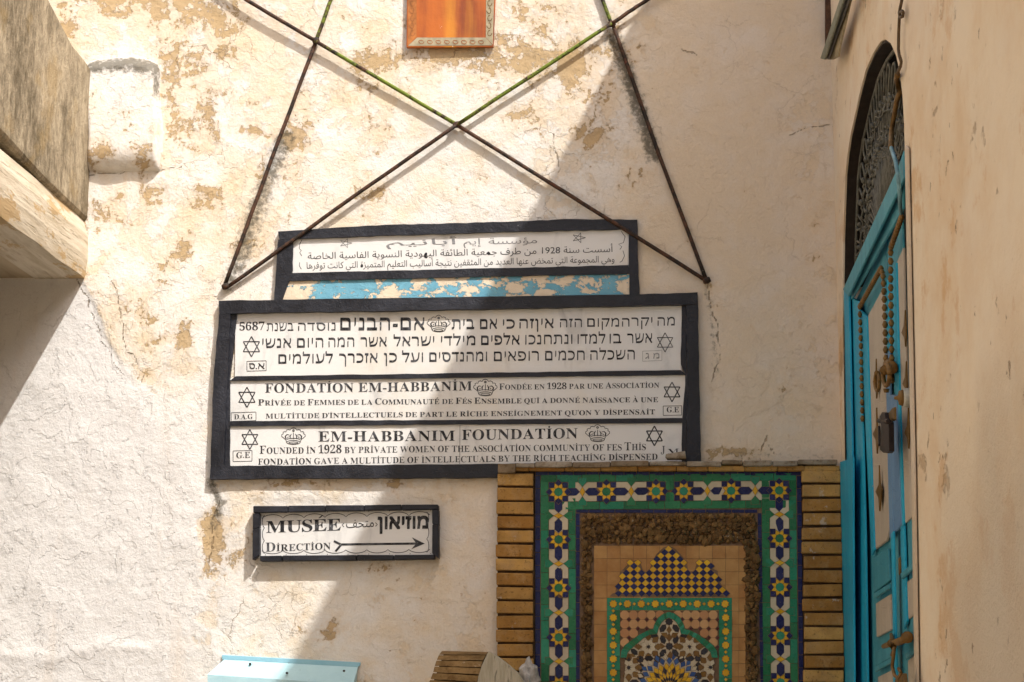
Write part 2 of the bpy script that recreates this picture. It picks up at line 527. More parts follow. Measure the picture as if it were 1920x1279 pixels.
M = {}
M['plaster'] = plaster_material()
M['side'] = side_plaster_material()
M['stained'] = stained_material()
M['beam'] = wood_limed_material()
M['soffit'] = soffit_material()
M['marble'] = marble_material()
M['black'] = black_paint_material()
M['ink'] = ink_material(0.0)
M['faint'] = ink_material(0.16)
M['flake'] = flake_blue_material()
M['turq'] = paint_material('turquoise_paint', (.004, .32, .53), (.012, .43, .65))
M['turq_dull'] = paint_material('dull_turquoise_paint', (.035, .25, .34), (.065, .35, .44))
M['lilac'] = paint_material('lilac_paint', (.10, .22, .42), (.15, .30, .50))
M['door_cream'] = paint_material('cream_door_paint', (.46, .395, .315), (.56, .49, .40), (.3, .2, .12), .72)
M['trim'] = paint_material('cream_trim', (.60, .49, .36), (.70, .60, .47), (.2, .13, .08), .66)
M['brass'] = plain('old_brass', (.17, .095, .022), .5, .35)
M['bead'] = plain('bronze_paint', (.215, .115, .028), .55, .1)
M['darkiron'] = plain('dark_iron', (.030, .020, .018), .5, .4)
M['grille'] = plain('grille_iron', (.15, .145, .115), .6, .2, .5)
M['reveal_shade'] = plain('painted_reveal_shade', (.030, .020, .014), .8)  # dark brown standing in for the shade inside the arch
M['glass_dark'] = plain('dark_opening', (.008, .013, .011), .3)
M['tin'] = paint_material('light_blue_sheet_metal', (.40, .63, .70), (.47, .70, .76), (.10, .09, .08), .715, (1, 1, 1), .45, False)
M['tin_lip'] = paint_material('blue_sheet_metal_lip', (.26, .53, .66), (.32, .58, .70), (.3, .2, .12), .71, (1, 1, 1), .5, False)
M['slat'] = brick_material('weathered_slat_wood', (.24, .145, .055), (.37, .24, .105), (.15, .085, .03))
M['grout'] = plain('tile_grout', (.20, .125, .075), .9)
M['t_blue'] = tile_material('cobalt_tile', (.004, .008, .062), (.008, .013, .105))
M['t_green'] = tile_material('green_tile', (.010, .135, .050), (.025, .21, .085))
M['t_teal'] = tile_material('light_green_tile', (.008, .19, .095), (.03, .28, .165))
M['t_yellow'] = tile_material('yellow_tile', (.64, .34, .012), (.78, .47, .02))
M['t_white'] = tile_material('ivory_tile', (.54, .45, .31), (.64, .56, .41))
M['t_black'] = tile_material('black_tile', (.015, .013, .016), (.03, .026, .03))
M['t_brown'] = tile_material('honey_tile', (.15, .07, .012), (.23, .12, .025))
M['t_lblue'] = tile_material('blue_tile', (.02, .065, .22), (.05, .13, .32))
M['t_red'] = tile_material('oxblood_tile', (.07, .012, .014), (.10, .018, .02))
M['t_terra'] = tile_material('terracotta_tile', (.48, .23, .10), (.62, .37, .17), .5)
M['t_square'] = tile_material('terracotta_square', (.36, .165, .05), (.56, .33, .12), .5, .45)
M['brick'] = brick_material('ochre_brick', (.36, .175, .042), (.60, .36, .115), (.46, .285, .12))
M['rubble'] = brick_material('brown_stone_chip', (.10, .055, .02), (.27, .16, .06), (.16, .09, .035))
M['mortar'] = plain('dark_mortar', (.085, .048, .022), .95, 0, .5, .004)
M['coping'] = brick_material('limed_coping', (.26, .19, .115), (.50, .45, .38), (.17, .11, .05))
M['whitestone'] = plain('white_lump', (.50, .47, .43), .9, 0, .4, .006)
M['dull'] = plain('dull_beige_render', (.61, .53, .41), .95, 0, .3, .004, 6)
M['paving'] = plain('stone_paving', (.52, .46, .37), .9, 0, .2, .004, 4)
M['rust'] = rust_plate_material()
M['iron'] = iron_material('rusty_iron', False)
M['moss_iron'] = iron_material('mossy_iron', True)
M['orn'] = plain('plate_border_grey', (.40, .34, .22), .5, 0, .3)
M['orn_orange'] = plain('plate_border_orange', (.42, .15, .035), .5, 0, .4)
M['orn_line'] = plain('plate_ornament', (.32, .11, .03), .5)
M['green_rail'] = plain('green_grey_rail', (.21, .22, .155), .6)
M['beige_rail'] = plain('beige_rail', (.36, .29, .17), .7, 0, .4)
M['rust_panel'] = plain('brown_rust_panel', (.10, .048, .024), .8, 0, .6, .003)
M['wire'] = plain('wire_brown', (.12, .075, .035), .6)
M['wire_blue'] = plain('wire_painted_blue', (.20, .40, .47), .5)
M['bell'] = plain('bell_white', (.50, .49, .42), .5)
def board_material():
    m = Mat('weathered_white_board', .9, .15)
    v = m.scale(m.pos, (1, 1, .12))
    n = m.noise(55, 7, .65, vec=v); g = m.noise(20, 8, .7, vec=m.scale(m.pos, (1, 1, .4)), off=4)
    col = m.mix(m.step(n, .35, .65), (.36, .325, .24), (.53, .485, .385))
    dk = m.step(n, .56, .64)
    col = m.mix(mul(m, dk, m.step(g, .42, .6), .9), col, (.10, .065, .03))
    m.color(col); m.bump(m.math('SUBTRACT', mul(m, n, .004), mul(m, dk, .004)), 1.0, .9)
    return m.m
M['side_board'] = board_material()

# ------------------------------------------------------------------ ground
g = MB(); g.poly([(-40, -40, 0), (40, -40, 0), (40, 30, 0), (-40, 30, 0)])
tag(g.build('paved_ground', M['paving']), kind='structure')

# ------------------------------------------------------------------ back wall (fine grid with relief and wear)
nr = np.random.RandomState(3)
def vnoise(x, y, s):
    r = np.random.RandomState(s).rand(256, 256)
    xi = np.floor(x).astype(int); yi = np.floor(y).astype(int); fx = x - xi; fy = y - yi
    fx = fx*fx*(3-2*fx); fy = fy*fy*(3-2*fy)
    g = lambda a, b: r[a % 256, b % 256]
    return (g(xi,yi)*(1-fx)+g(xi+1,yi)*fx)*(1-fy) + (g(xi,yi+1)*(1-fx)+g(xi+1,yi+1)*fx)*fy
def fbm(x, y, s, o=4):
    t = 0; a = .5
    for i in range(o):
        t = t + a * (vnoise(x * 2**i, y * 2**i, s + i) - .5); a *= .5
    return t
def sst(v, a, b):
    t = np.clip((v - a) / (b - a), 0, 1); return t*t*(3-2*t)
def blobs(X, Y, L):
    t = np.zeros_like(X)
    for (cx, cy, rx, ry, a) in L:
        t = np.maximum(t, a * np.exp(-(((X-cx)/rx)**2 + ((Y-cy)/ry)**2)))
    return t
def segd(X, Y, pts):
    d = np.full_like(X, 1e9)
    for (x0, y0), (x1, y1) in zip(pts, pts[1:]):
        dx, dy = x1-x0, y1-y0
        t = np.clip(((X-x0)*dx + (Y-y0)*dy) / (dx*dx+dy*dy), 0, 1)
        d = np.minimum(d, np.hypot(X-x0-t*dx, Y-y0-t*dy))
    return d

PEEL = [(360,150,70,60,1.0),(250,15,150,40,1.0),(120,70,50,60,.8),(430,60,60,60,.8),(545,300,45,70,.9),(470,430,40,60,.7),
        (985,120,70,50,.9),(850,110,70,35,.8),(1010,40,50,50,.7),(1150,95,50,60,.6),(720,130,60,40,.6),(640,30,50,40,.6),
        (398,990,26,90,1.5),(402,1100,18,60,1.2),(640,905,160,14,.7),(220,400,60,40,.7),(290,360,50,30,.8),(400,370,50,40,.7),
        (320,460,40,40,.6),(1110,250,50,40,.6),(1130,180,40,60,.45),(1230,330,50,50,.5),(620,1185,22,22,1.1),(1440,118,14,6,1.0),
        (1305,60,50,20,.4),(1500,245,50,10,.7),(1360,845,70,18,.9),(330,230,40,60,.8),(280,600,30,30,.6),(260,710,30,25,.8),(350,640,20,40,.9),
        (1060,110,40,50,.7),(480,300,40,60,.6),(700,260,40,30,.4)]
def wall_attrs(X, Y):
    peel = blobs(X, Y, PEEL)
    dirt = np.maximum.reduce([
        .75*np.exp(-(segd(X,Y,[(535,260),(478,400),(440,520)])/30)**2),
        .85*np.exp(-(segd(X,Y,[(1150,75),(1180,150),(1225,290)])/22)**2),
        .5*np.exp(-(segd(X,Y,[(1325,535),(1340,640),(1345,700)])/14)**2),
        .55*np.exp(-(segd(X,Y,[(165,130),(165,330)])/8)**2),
        .75*np.exp(-(segd(X,Y,[(395,905),(415,945),(400,985)])/16)**2),
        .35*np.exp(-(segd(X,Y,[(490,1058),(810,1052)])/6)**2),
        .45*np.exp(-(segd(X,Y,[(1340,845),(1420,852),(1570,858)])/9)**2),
        .30*np.exp(-(segd(X,Y,[(1566,120),(1570,330)])/16)**2),
        .5*np.exp(-(segd(X,Y,[(0,1100),(50,1105)])/10)**2)])
    # smooth newer whitewash at the lower left; the ragged line runs down from the beam and the sign's left edge
    edge = 165 + np.interp(Y, [500, 560, 640, 700, 760, 830, 900, 1000, 1279], [-30, 0, 35, 70, 130, 200, 222, 222, 235])
    wig = 26 * fbm(X/60, Y/60, 40)
    soft = 6 + 70*sst(Y, 640, 800)
    white = sst(edge + wig + 120*sst(Y, 640, 800)*fbm(X/35, Y/35, 47) - X, -soft, soft) * sst(Y, 515, 535)
    peach = sst(X, 1050, 1300) * sst(1400 - Y, -1, 1)  # warm tone of the shaded side painted into the wall colour
    peach = np.maximum(peach, .55*sst(X, 600, 900)*sst(Y, 880, 930))
    Xw = X + 22*fbm(X/28, Y/28, 70, 5); Yw = Y + 22*fbm(X/28, Y/28, 90, 5)
    crk = np.minimum.reduce([segd(Xw,Yw,L) for L in (
        [(145,525),(163,560),(172,585),(188,620),(192,640),(205,655),(215,680),(232,700)],
        [(200,520),(225,560),(232,640),(240,660),(258,690),(270,720)],
        [(1415,890),(1436,815),(1440,835),(1455,850)],
        [(1325,530),(1340,610),(1350,650),(1335,720)],
        [(395,905),(410,940),(392,985),(400,1030),(390,1060)],
        [(165,330),(210,328),(250,318),(300,325),(340,310)],
        [(1480,250),(1560,238),(1580,258)], [(1040,255),(1045,320)], [(1275,95),(1310,105)])])
    crack = np.exp(-(crk/2.0)**2)
    flake = np.maximum(white, .45*np.exp(-((X-420)/200)**2))*sst(Y, 480, 600)
    flake = np.maximum(flake, .5*blobs(X, Y, [(250,600,160,130,1)]))
    return peel, dirt, white, peach, crack, flake
def wall_relief(X, Y, x, z):
    h = .010*fbm(x*2.2, z*2.2, 11, 4)
    signs = sst(X,380,420)*sst(1330-X,0,40)*sst(Y,400,430)*sst(910-Y,0,30)
    signs = np.maximum(signs, sst(X,455,475)*sst(840-X,0,20)*sst(Y,930,945)*sst(1065-Y,0,15))
    signs = np.maximum(signs, sst(X,900,930)*sst(Y,840,865))
    h = h*(1-.8*signs)
    edge = 165 + np.interp(Y, [500, 560, 640, 700, 760, 830, 900, 1000, 1279], [-30, 0, 35, 70, 130, 200, 222, 222, 235])
    wig = 26*fbm(X/60, Y/60, 40)
    h = h - .0055*sst(edge+wig-X, -4, 5)*sst(Y,515,535)*sst(760-Y,0,120)*(1-signs)
    low = sst(Y, 560, 800)*sst(420-X, 0, 120)*(1-signs)
    h = h + .010*low*fbm(x*7, z*7, 21, 5)
    h = h + .0035*np.exp(-((Y-1222-10*np.sin(X/50)-30*fbm(X/40,Y/40,55))/14)**2)*sst(330-X,0,60)
    h = h - .006*blobs(X, Y, [(398,990,20,80,1)])
    # ragged small flakes as real relief
    h = h + .0035*np.floor(5*(fbm(x*6, z*6, 31, 5)+.5))/5*(1-signs)
    return h

x0, x1 = W(-30, 600).x, XR
z0, z1 = W(900, 1310).z, W(900, -40).z
xs = np.concatenate([np.linspace(-6, x0, 12)[:-1], np.arange(x0, x1, .0058), [x1, x1 + .25]])
zs = np.concatenate([np.linspace(0, z0, 10)[:-1], np.arange(z0, z1, .0058), np.linspace(z1, 7.0, 12)])
gx, gz = np.meshgrid(xs, zs)
fx, fz = gx.ravel(), gz.ravel()
P = np.stack([fx, np.zeros_like(fx), fz], 1)
X, Y = to_px(P)
P[:, 1] = -wall_relief(X, Y, fx, fz)
nx, nz = len(xs), len(zs)
idx = np.arange(nx*nz).reshape(nz, nx)
faces = np.stack([idx[:-1,:-1], idx[:-1,1:], idx[1:,1:], idx[1:,:-1]], -1).reshape(-1, 4)
def grid_object(name, P, faces, mat, attrs, smooth=True):
    me = bpy.data.meshes.new(name)
    me.vertices.add(len(P)); me.vertices.foreach_set('co', P.astype(np.float32).ravel())
    me.loops.add(len(faces)*4); me.loops.foreach_set('vertex_index', faces.astype(np.int32).ravel())
    me.polygons.add(len(faces)); me.polygons.foreach_set('loop_start', np.arange(0, len(faces)*4, 4, dtype=np.int32))
    me.polygons.foreach_set('loop_total', np.full(len(faces), 4, dtype=np.int32))
    me.materials.append(mat)
    me.update(calc_edges=True); me.validate()
    if smooth: me.polygons.foreach_set('use_smooth', [True]*len(faces))
    for k, v in attrs.items():
        a = me.attributes.new(k, 'FLOAT', 'POINT'); a.data.foreach_set('value', np.asarray(v, dtype=np.float32))
    o = bpy.data.objects.new(name, me); C.objects.link(o)
    return o
AT = dict(zip(('peel', 'dirt', 'white', 'peach', 'crack', 'flake'), wall_attrs(X, Y)))
bw = grid_object('plaster_wall', P, faces, M['plaster'], AT)
tag(bw, 'cracked and peeling whitewashed wall that carries the signs and the iron star', 'wall', None, 'thing')

# ------------------------------------------------------------------ right side wall with its arched doorway
ARCH = [(1580,540),(1581,450),(1583,390),(1585,330),(1589,290),(1594,256),(1602,220),(1611,178),(1623,132),(1638,98),(1651,78),(1660,74),
        (1670,81),(1680,104),(1687,134),(1692,178),(1695,229),(1696,271)]
ap = [RW(*p) for p in ARCH]
YF, YN = ap[0].y, RW(1708, 800).y
arch = [(p.y, p.z) for p in ap]
def foot(a, b): # carry a jamb's line down to the ground
    k = a.z/(a.z-b.z); return (a.y+(b.y-a.y)*k, 0.0)
hole = [foot(RW(1580,540), RW(1590,1279))] + arch + [foot(RW(1696.5,280), RW(1720.5,1279))]           # far foot, arch, near foot
WT = 5.36                                          # wall top
me = bpy.data.meshes.new('plaster_wall')
bm = bmesh.new()
YB = -11.0
out = [(0.0, 0.0)] + [(0.0, WT), (YB, WT), (YB, 0.0)]
ring = hole + [(YB, 0.0), (YB, WT), (0.0, WT), (0.0, 0.0)]
def bmring(pts, x): return [bm.verts.new((x, y, z)) for (y, z) in pts]
fr = bmring(ring, XR); bk = bmring(ring, XR + .32)
bm.faces.new(fr); bm.faces.new(bk[::-1])
for i in range(len(ring)):
    j = (i + 1) % len(ring)
    bm.faces.new((fr[j], fr[i], bk[i], bk[j]))
bmesh.ops.recalc_face_normals(bm, faces=bm.faces)
bmesh.ops.triangulate(bm, faces=[f for f in bm.faces if len(f.verts) > 4])
bm.to_mesh(me); bm.free()
me.materials.append(M['side'])
rw = bpy.data.objects.new('plaster_wall', me); C.objects.link(rw)
tag(rw, 'smooth peach side wall with the arched doorway at the right', 'wall', None, 'thing')

# ------------------------------------------------------------------ left lintel over the side passage
lin = thing('passage_lintel', (XL, 0, LW(150, 520).z), 'stained masonry lintel with a limewashed timber beam over the side passage at the left', 'lintel')
def yz(px, py): p = LW(px, py); return (p.y, p.z)
top = [(168, 300), (171, 205), (166, 132), (150, 108), (128, 82), (85, 0), (55, -60), (20, -130)]
low = [(157, 420), (72, 340), (0, 262), (-60, 200)]
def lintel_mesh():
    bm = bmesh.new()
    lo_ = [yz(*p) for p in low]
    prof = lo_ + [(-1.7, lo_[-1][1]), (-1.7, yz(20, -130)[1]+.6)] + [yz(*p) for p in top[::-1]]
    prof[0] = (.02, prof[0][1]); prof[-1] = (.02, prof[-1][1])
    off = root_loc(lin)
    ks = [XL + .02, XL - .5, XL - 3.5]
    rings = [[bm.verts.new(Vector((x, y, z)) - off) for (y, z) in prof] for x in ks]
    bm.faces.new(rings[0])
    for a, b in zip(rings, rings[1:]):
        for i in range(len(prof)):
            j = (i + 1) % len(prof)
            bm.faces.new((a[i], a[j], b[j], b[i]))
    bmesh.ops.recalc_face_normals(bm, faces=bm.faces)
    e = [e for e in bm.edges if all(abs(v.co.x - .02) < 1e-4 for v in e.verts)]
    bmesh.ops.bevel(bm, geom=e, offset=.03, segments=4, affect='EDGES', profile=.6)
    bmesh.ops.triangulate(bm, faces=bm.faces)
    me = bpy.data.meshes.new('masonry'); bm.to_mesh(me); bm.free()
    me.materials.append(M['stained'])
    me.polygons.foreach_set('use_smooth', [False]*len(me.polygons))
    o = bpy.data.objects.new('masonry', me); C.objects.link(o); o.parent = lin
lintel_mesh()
b = MB()
zb = LW(146, 521).z; zt = LW(157, 418).z
N = 90; YE = -6.0  # beam and soffit carried on out of view to darken the passage
def beam_ring(y, k):
    w = .002*math.sin(k*.9) + rng.uniform(-.0012, .0012)
    return [(XL+.022+w, y, zb+.0015*math.sin(k)), (XL+.030+w, y, lerp(zb, zt, .35)), (XL+.026+w, y, lerp(zb, zt, .72)), (XL+.004+w*.5, y, zt+.01), (XL-.16, y, zt), (XL-.16, y, zb)]
rings = [beam_ring(lerp(.01, YE, i/N), i) for i in range(N+1)]
vsx = [p for r in rings for p in r]
b.raw(vsx, [(i*6+k, i*6+(k+1) % 6, (i+1)*6+(k+1) % 6, (i+1)*6+k) for i in range(N) for k in range(6)] + [tuple(range(6)), tuple(N*6+k for k in range(6))])
b.build('timber_beam', M['beam'], lin)
pw = MB(); pw.box((XL-3.4, -9.0, 0), (XL-.02, -1.05, zb-.003)); pw.build('bounce_side_wall', M['dull'], lin)  # unseen wall added to darken the passage and bounce warm light
pw = MB(); pw.box((XL-3.4, -9.0, zt+.02), (XL+.012, -1.75, 5.2)); pw.build('bounce_upper_wall', M['dull'], lin)  # unseen wall added for warm bounce and to hide blue sky
for i, (xa, xb) in enumerate([(XL-.165, XL-.335), (XL-.343, XL-.60), (XL-.606, XL-1.0), (XL-1.006, XL-3.4)]):
    s = MB(); s.box((xb, -6.0, zb+.004+.004*i), (xa, .01, zb+.06)); s.build('soffit_board', M['soffit'], lin)

# ------------------------------------------------------------------ plaster corbel beside the lintel
nu, nv = 46, 72
uu, vv = np.meshgrid(np.linspace(-1, 1, nu), np.linspace(-1, 1, nv))
PX = 234 + 70*uu; PY = 212 + 114*vv
PX = PX - 6*vv*0 + 3*np.sin(vv*4)
arc = np.clip((vv + .93 - .13*uu**2 + .02*np.sin(uu*5))/.22, 0, 1); bt = np.clip((.97-vv)/.34, 0, 1)
sd = np.clip((1-np.abs(uu))/.16, 0, 1)
h = .058*(arc**.5)*np.sqrt(np.clip(1-(1-bt)**2, 0, 1))*np.sqrt(np.clip(1-(1-sd)**2, 0, 1))
h = h + .004*np.sin(uu*5+vv*3)*(h > .02)
pts = np.array([tuple(W(a, c_, 0)) for a, c_ in zip(PX.ravel(), PY.ravel())])
pts[:, 1] = -h.ravel() + .004
idx = np.arange(nu*nv).reshape(nv, nu)
fc = np.stack([idx[:-1,:-1], idx[1:,:-1], idx[1:,1:], idx[:-1,1:]], -1).reshape(-1, 4)
XX, YY = PX.ravel(), PY.ravel()
a_p, a_d, a_w, a_pe, a_c, a_f = wall_attrs(XX, YY)
a_d = np.maximum(.95*np.exp(-((YY-126-12*((XX-234)/70)**2)/24)**2)*(np.abs(XX-234) < 66), .8*np.exp(-((XX-297)/6)**2)*sst(230-YY, 0, 60))
a_p = np.maximum(blobs(XX, YY, [(205,295,40,20,1.2),(180,250,14,60,.8),(230,190,10,20,.5)]), .8*np.exp(-((YY-310)/10)**2))
cb = grid_object('plaster_corbel', pts, fc, M['plaster'], dict(peel=np.maximum(a_p*.45, .10), dirt=a_d, white=.1*np.ones_like(XX), peach=0*XX, crack=0*XX, flake=.4+0*XX))
tag(cb, 'rounded whitewashed plaster corbel with a mossy top beside the stained lintel', 'corbel')

# ------------------------------------------------------------------ big iron star on the wall
star = thing('iron_star', W(856, 300), 'large six pointed star of rusty and mossy iron bars welded above the signs', 'star')
def bar(pts, offs, mat, rad=.0072):
    mb = MB()
    P3 = []
    for (a, b_), (oa, ob) in zip(zip(pts, pts[1:]), zip(offs, offs[1:])):
        n = 8
        for i in range(n + (b_ == pts[-1])):
            t = i/n
            j = rng.uniform(-.5, .5)
            P3.append(W(lerp(a[0], b_[0], t)+j*.4, lerp(a[1], b_[1], t)+j, lerp(oa, ob, t)))
    mb.tube(P3, rad, 7)
    mb.build('bar', mat, star, smooth=True)
bar([(360,-66),(462,0),(590,76)], [.026,.026,.024], M['iron'])
bar([(590,76),(856,234)], [.024,.017], M['moss_iron'])
bar([(856,234),(1100,386),(1326,527)], [.017,.020,.014], M['iron'])
bar([(1290,-50),(1210,2),(1147,44)], [.030,.030,.030], M['iron'])
bar([(1147,44),(856,234)], [.030,.028], M['moss_iron'])
bar([(856,234),(640,385),(424,540)], [.028,.026,.014], M['iron'])
bar([(646,-70),(620,0),(593,76)], [.012,.012,.012], M['moss_iron'])
bar([(593,76),(505,310),(421,536)], [.012,.012,.010], M['iron'])
bar([(1105,-70),(1130,0),(1147,46)], [.016,.016,.016], M['moss_iron'])
bar([(1149,46),(1235,288),(1324,524)], [.016,.016,.012], M['iron'])
for (px, py, o_) in ((592,76,.018),(856,234,.024),(1147,45,.024),(423,537,.014),(1325,526,.016)):
    w = MB(); c = W(px, py, o_)
    w.tube([c+Vector((-.012,0,-.004)), c, c+Vector((.012,0,.005))], [.009,.0125,.009], 7); w.build('weld', M['iron'], star, smooth=True)

# ------------------------------------------------------------------ lettering
GC = {}
def text_mesh(body, shave=0.0, res=3):
    if (body, shave) in GC: return GC[(body, shave)]
    cu = bpy.data.curves.new('glyph', 'FONT'); cu.body = body; cu.resolution_u = res; cu.size = 1.0
    ob = bpy.data.objects.new('glyph', cu); C.objects.link(ob)
    bpy.context.view_layer.update()
    bpy.context.view_layer.objects.active = ob; ob.select_set(True)
    bpy.ops.object.convert(target='CURVE')
    loops = []
    for sp in ob.data.splines:
        bp_ = sp.bezier_points; L_ = []
        for i in range(len(bp_)):
            p, q = bp_[i], bp_[(i+1) % len(bp_)]
            P0, P1, P2, P3 = p.co.xy, p.handle_right.xy, q.handle_left.xy, q.co.xy
            flat = abs((P3-P0).cross(P1-P0)) + abs((P3-P0).cross(P2-P0)) < 1e-5 if hasattr(P0, 'cross') else False
            for k in range(1 if flat else res):
                t_ = k/res; m_ = 1-t_
                v_ = P0*(m_**3) + P1*(3*m_*m_*t_) + P2*(3*m_*t_*t_) + P3*t_**3
                if not L_ or (v_-L_[-1]).length > 1e-4: L_.append(v_.copy())
        if len(L_) > 2: loops.append(L_)
    def area(L_): return sum(L_[i-1].x*L_[i].y - L_[i].x*L_[i-1].y for i in range(len(L_)))/2
    ar = [area(L_) for L_ in loops]
    def pin(p, L_):
        c = False
        for i in range(len(L_)):
            a_, b_ = L_[i-1], L_[i]
            if (a_.y > p.y) != (b_.y > p.y) and p.x < (b_.x-a_.x)*(p.y-a_.y)/(b_.y-a_.y)+a_.x: c = not c
        return c
    outer_sign = 1 if ar and ar[max(range(len(ar)), key=lambda i: abs(ar[i]))] > 0 else -1
    if shave:
        new = []
        for L_, A_ in zip(loops, ar):
            sg = 1 if A_ > 0 else -1
            sg = sg*outer_sign if False else sg
            out_ = []
            for i in range(len(L_)):
                p0, p1, p2 = L_[i-1], L_[i], L_[(i+1) % len(L_)]
                n1 = Vector((p1.y-p0.y, p0.x-p1.x)).normalized(); n2 = Vector((p2.y-p1.y, p1.x-p2.x)).normalized()
                nx_ = n1.x if abs(n1.x) > abs(n2.x) else n2.x
                out_.append(Vector((p1.x - (1 if A_ > 0 else -1)*(1 if A_*outer_sign > 0 else -1)*shave*nx_*(1 if A_*outer_sign > 0 else -1), p1.y)))
            new.append(out_)
        loops = new
    used = set(); v, f = [], []
    for i in sorted(range(len(loops)), key=lambda i: -abs(ar[i])):
        if i in used: continue
        if ar[i]*outer_sign < 0 and any(pin(loops[i][0], loops[j]) for j in range(len(loops)) if j != i and ar[j]*outer_sign > 0): continue
        hs = [j for j in range(len(loops)) if j != i and j not in used and ar[j]*outer_sign < 0 and all(pin(p, loops[i]) for p in loops[j][::3])]
        used.add(i); used.update(hs)
        grp = [loops[i]] + [loops[j] for j in hs]
        base = len(v); flat_ = [p for L_ in grp for p in L_]
        v += [(p.x, p.y) for p in flat_]
        f += [tuple(base+k for k in t_) for t_ in tessellate_polygon([[Vector((p.x, p.y, 0)) for p in L_] for L_ in grp])]
    dat = ob.data; ob.select_set(False)
    bpy.data.objects.remove(ob); bpy.data.curves.remove(dat)
    xs_ = [p[0] for p in v] or [0]; ys_ = [p[1] for p in v] or [0]
    GC[(body, shave)] = (v, f, min(xs_), max(xs_), min(ys_), max(ys_))
    return GC[(body, shave)]
def bold(ch):
    if 'A' <= ch <= 'Z': return chr(0x1D400 + ord(ch) - 65)
    if 'a' <= ch <= 'z': return chr(0x1D41A + ord(ch) - 97)
    if ch.isdigit(): return chr(0x1D7CE + int(ch))
    return ch
CAPH = text_mesh(bold('H'))[5]
ACC = {'É': ('E', 'acute'), 'À': ('A', 'grave'), 'İ': ('I', 'dot')}
def place(mb, v, f, fn, off):
    mb.raw([W(*fn(x, y), off) for x, y in v], f, 0, .5)

def latin(mb, text, x0, x1, y0, y1, big, small, off, thin=0.0, gap=.10):
    """carved capitals: capital letters at height big, lower-case ones as small capitals; px box from x0 to x1, baseline y0 to y1"""
    items = []; x = 0.0
    for ch in text:
        if ch == ' ': x += .36*small; continue
        base = ch; up = ch.upper() if ch not in 'İ' else ch
        if ch == 'i': up = 'İ'
        hgt = big if (ch.isupper() or ch.isdigit()) else small
        if ch in "-.'": hgt = small
        k, acc = ACC.get(up, (up, None))
        v, f, a, b_, c_, d = text_mesh(bold(k), thin)
        s = hgt/CAPH
        items.append((x, s, v, f, a, b_, acc, hgt)); x += (b_-a)*s + gap*hgt
    tot = x - gap*small
    sx = (x1-x0)/tot
    for (xx, s, v, f, a, b_, acc, hgt) in items:
        j = rng.uniform(-.25, .25)
        def fn(u, w_):
            qx = x0 + (xx + (u-a)*s)*sx
            return qx, lerp(y0, y1, (qx-x0)/(x1-x0)) - w_*s + j
        place(mb, v, f, fn, off + rng.uniform(0, .0003))
        if acc:
            mx = (b_-a)/2 + a
            u0 = CAPH*1.16; r = .11*CAPH
            if acc == 'dot': q = [(mx-r, u0), (mx, u0-r), (mx+r, u0), (mx, u0+r)]
            elif acc == 'acute': q = [(mx-r, u0-r*.6), (mx+r*.2, u0-r*.6), (mx+r*2.2, u0+r*1.6), (mx+r*1.2, u0+r*1.6)]
            else: q = [(mx+r, u0-r*.6), (mx-r*.2, u0-r*.6), (mx-r*2.2, u0+r*1.6), (mx-r*1.2, u0+r*1.6)]
            place(mb, q, [(0, 1, 2, 3)], fn, off)

HEBH = text_mesh('ה')[5]
def hebrew(mb, word, x0, x1, y0, y1, h, off, heavy=.10, shave=.012):
    """square script with thick horizontals: the thin letters swept a little downwards by a broad pen"""
    v, f, a, b_, c_, d = text_mesh(word[::-1], shave)
    s = h/HEBH*(1-heavy*.9)
    nn = 5 if heavy > .06 else 3
    for i in range(nn):
        dy = heavy*h*(i/(nn-1)); dx = .35*dy*.6
        def fn(u, w_):
            qx = lerp(x0, x1, (u-a)/(b_-a)) + dx*.4
            return qx, lerp(y0, y1, (u-a)/(b_-a)) - w_*s - dy
        place(mb, v, f, fn, off + .00012*i)

FORMS = {}
for cp in list(range(0xFE70, 0xFEFD)):
    d = unicodedata.decomposition(chr(cp)).split()
    if len(d) == 2 and d[0] in ('<isolated>', '<final>', '<initial>', '<medial>'): FORMS[(int(d[1], 16), d[0][1:-1])] = chr(cp)
    if len(d) == 3 and d[0] in ('<isolated>', '<final>'): FORMS[((int(d[1], 16), int(d[2], 16)), d[0][1:-1])] = chr(cp)
def arabic(s):
    """joined letter forms in left-to-right drawing order"""
    out = []; i = 0
    def dual(c): return (ord(c), 'initial') in FORMS
    prev = False
    while i < len(s):
        c = s[i]
        if i+1 < len(s) and ((ord(c), ord(s[i+1])), 'isolated') in FORMS:
            out.append(FORMS[((ord(c), ord(s[i+1])), 'final' if prev else 'isolated')]); prev = False; i += 2; continue
        if (ord(c), 'isolated') not in FORMS: out.append(c); prev = False; i += 1; continue
        nxt = i+1 < len(s) and ((ord(s[i+1]), 'final') in FORMS)
        j = dual(c) and nxt
        form = ('medial' if j else 'final') if prev else ('initial' if j else 'isolated')
        out.append(FORMS.get((ord(c), form), FORMS[(ord(c), 'isolated')])); prev = j; i += 1
    out = out[::-1]
    txt = ''.join(out)
    import re
    return re.sub(r'\d+', lambda q: q.group(0)[::-1], txt)
def arab(mb, s, x0, x1, y0, y1, em, off, shave=0.0):
    v, f, a, b_, c_, d = text_mesh(arabic(s), shave)
    for i in range(1):
        def fn(u, w_):
            t = (u-a)/(b_-a)
            return lerp(x0, x1, t), lerp(y0, y1, t) - w_*em - i*.5
        place(mb, v, f, fn, off + .0001*i)

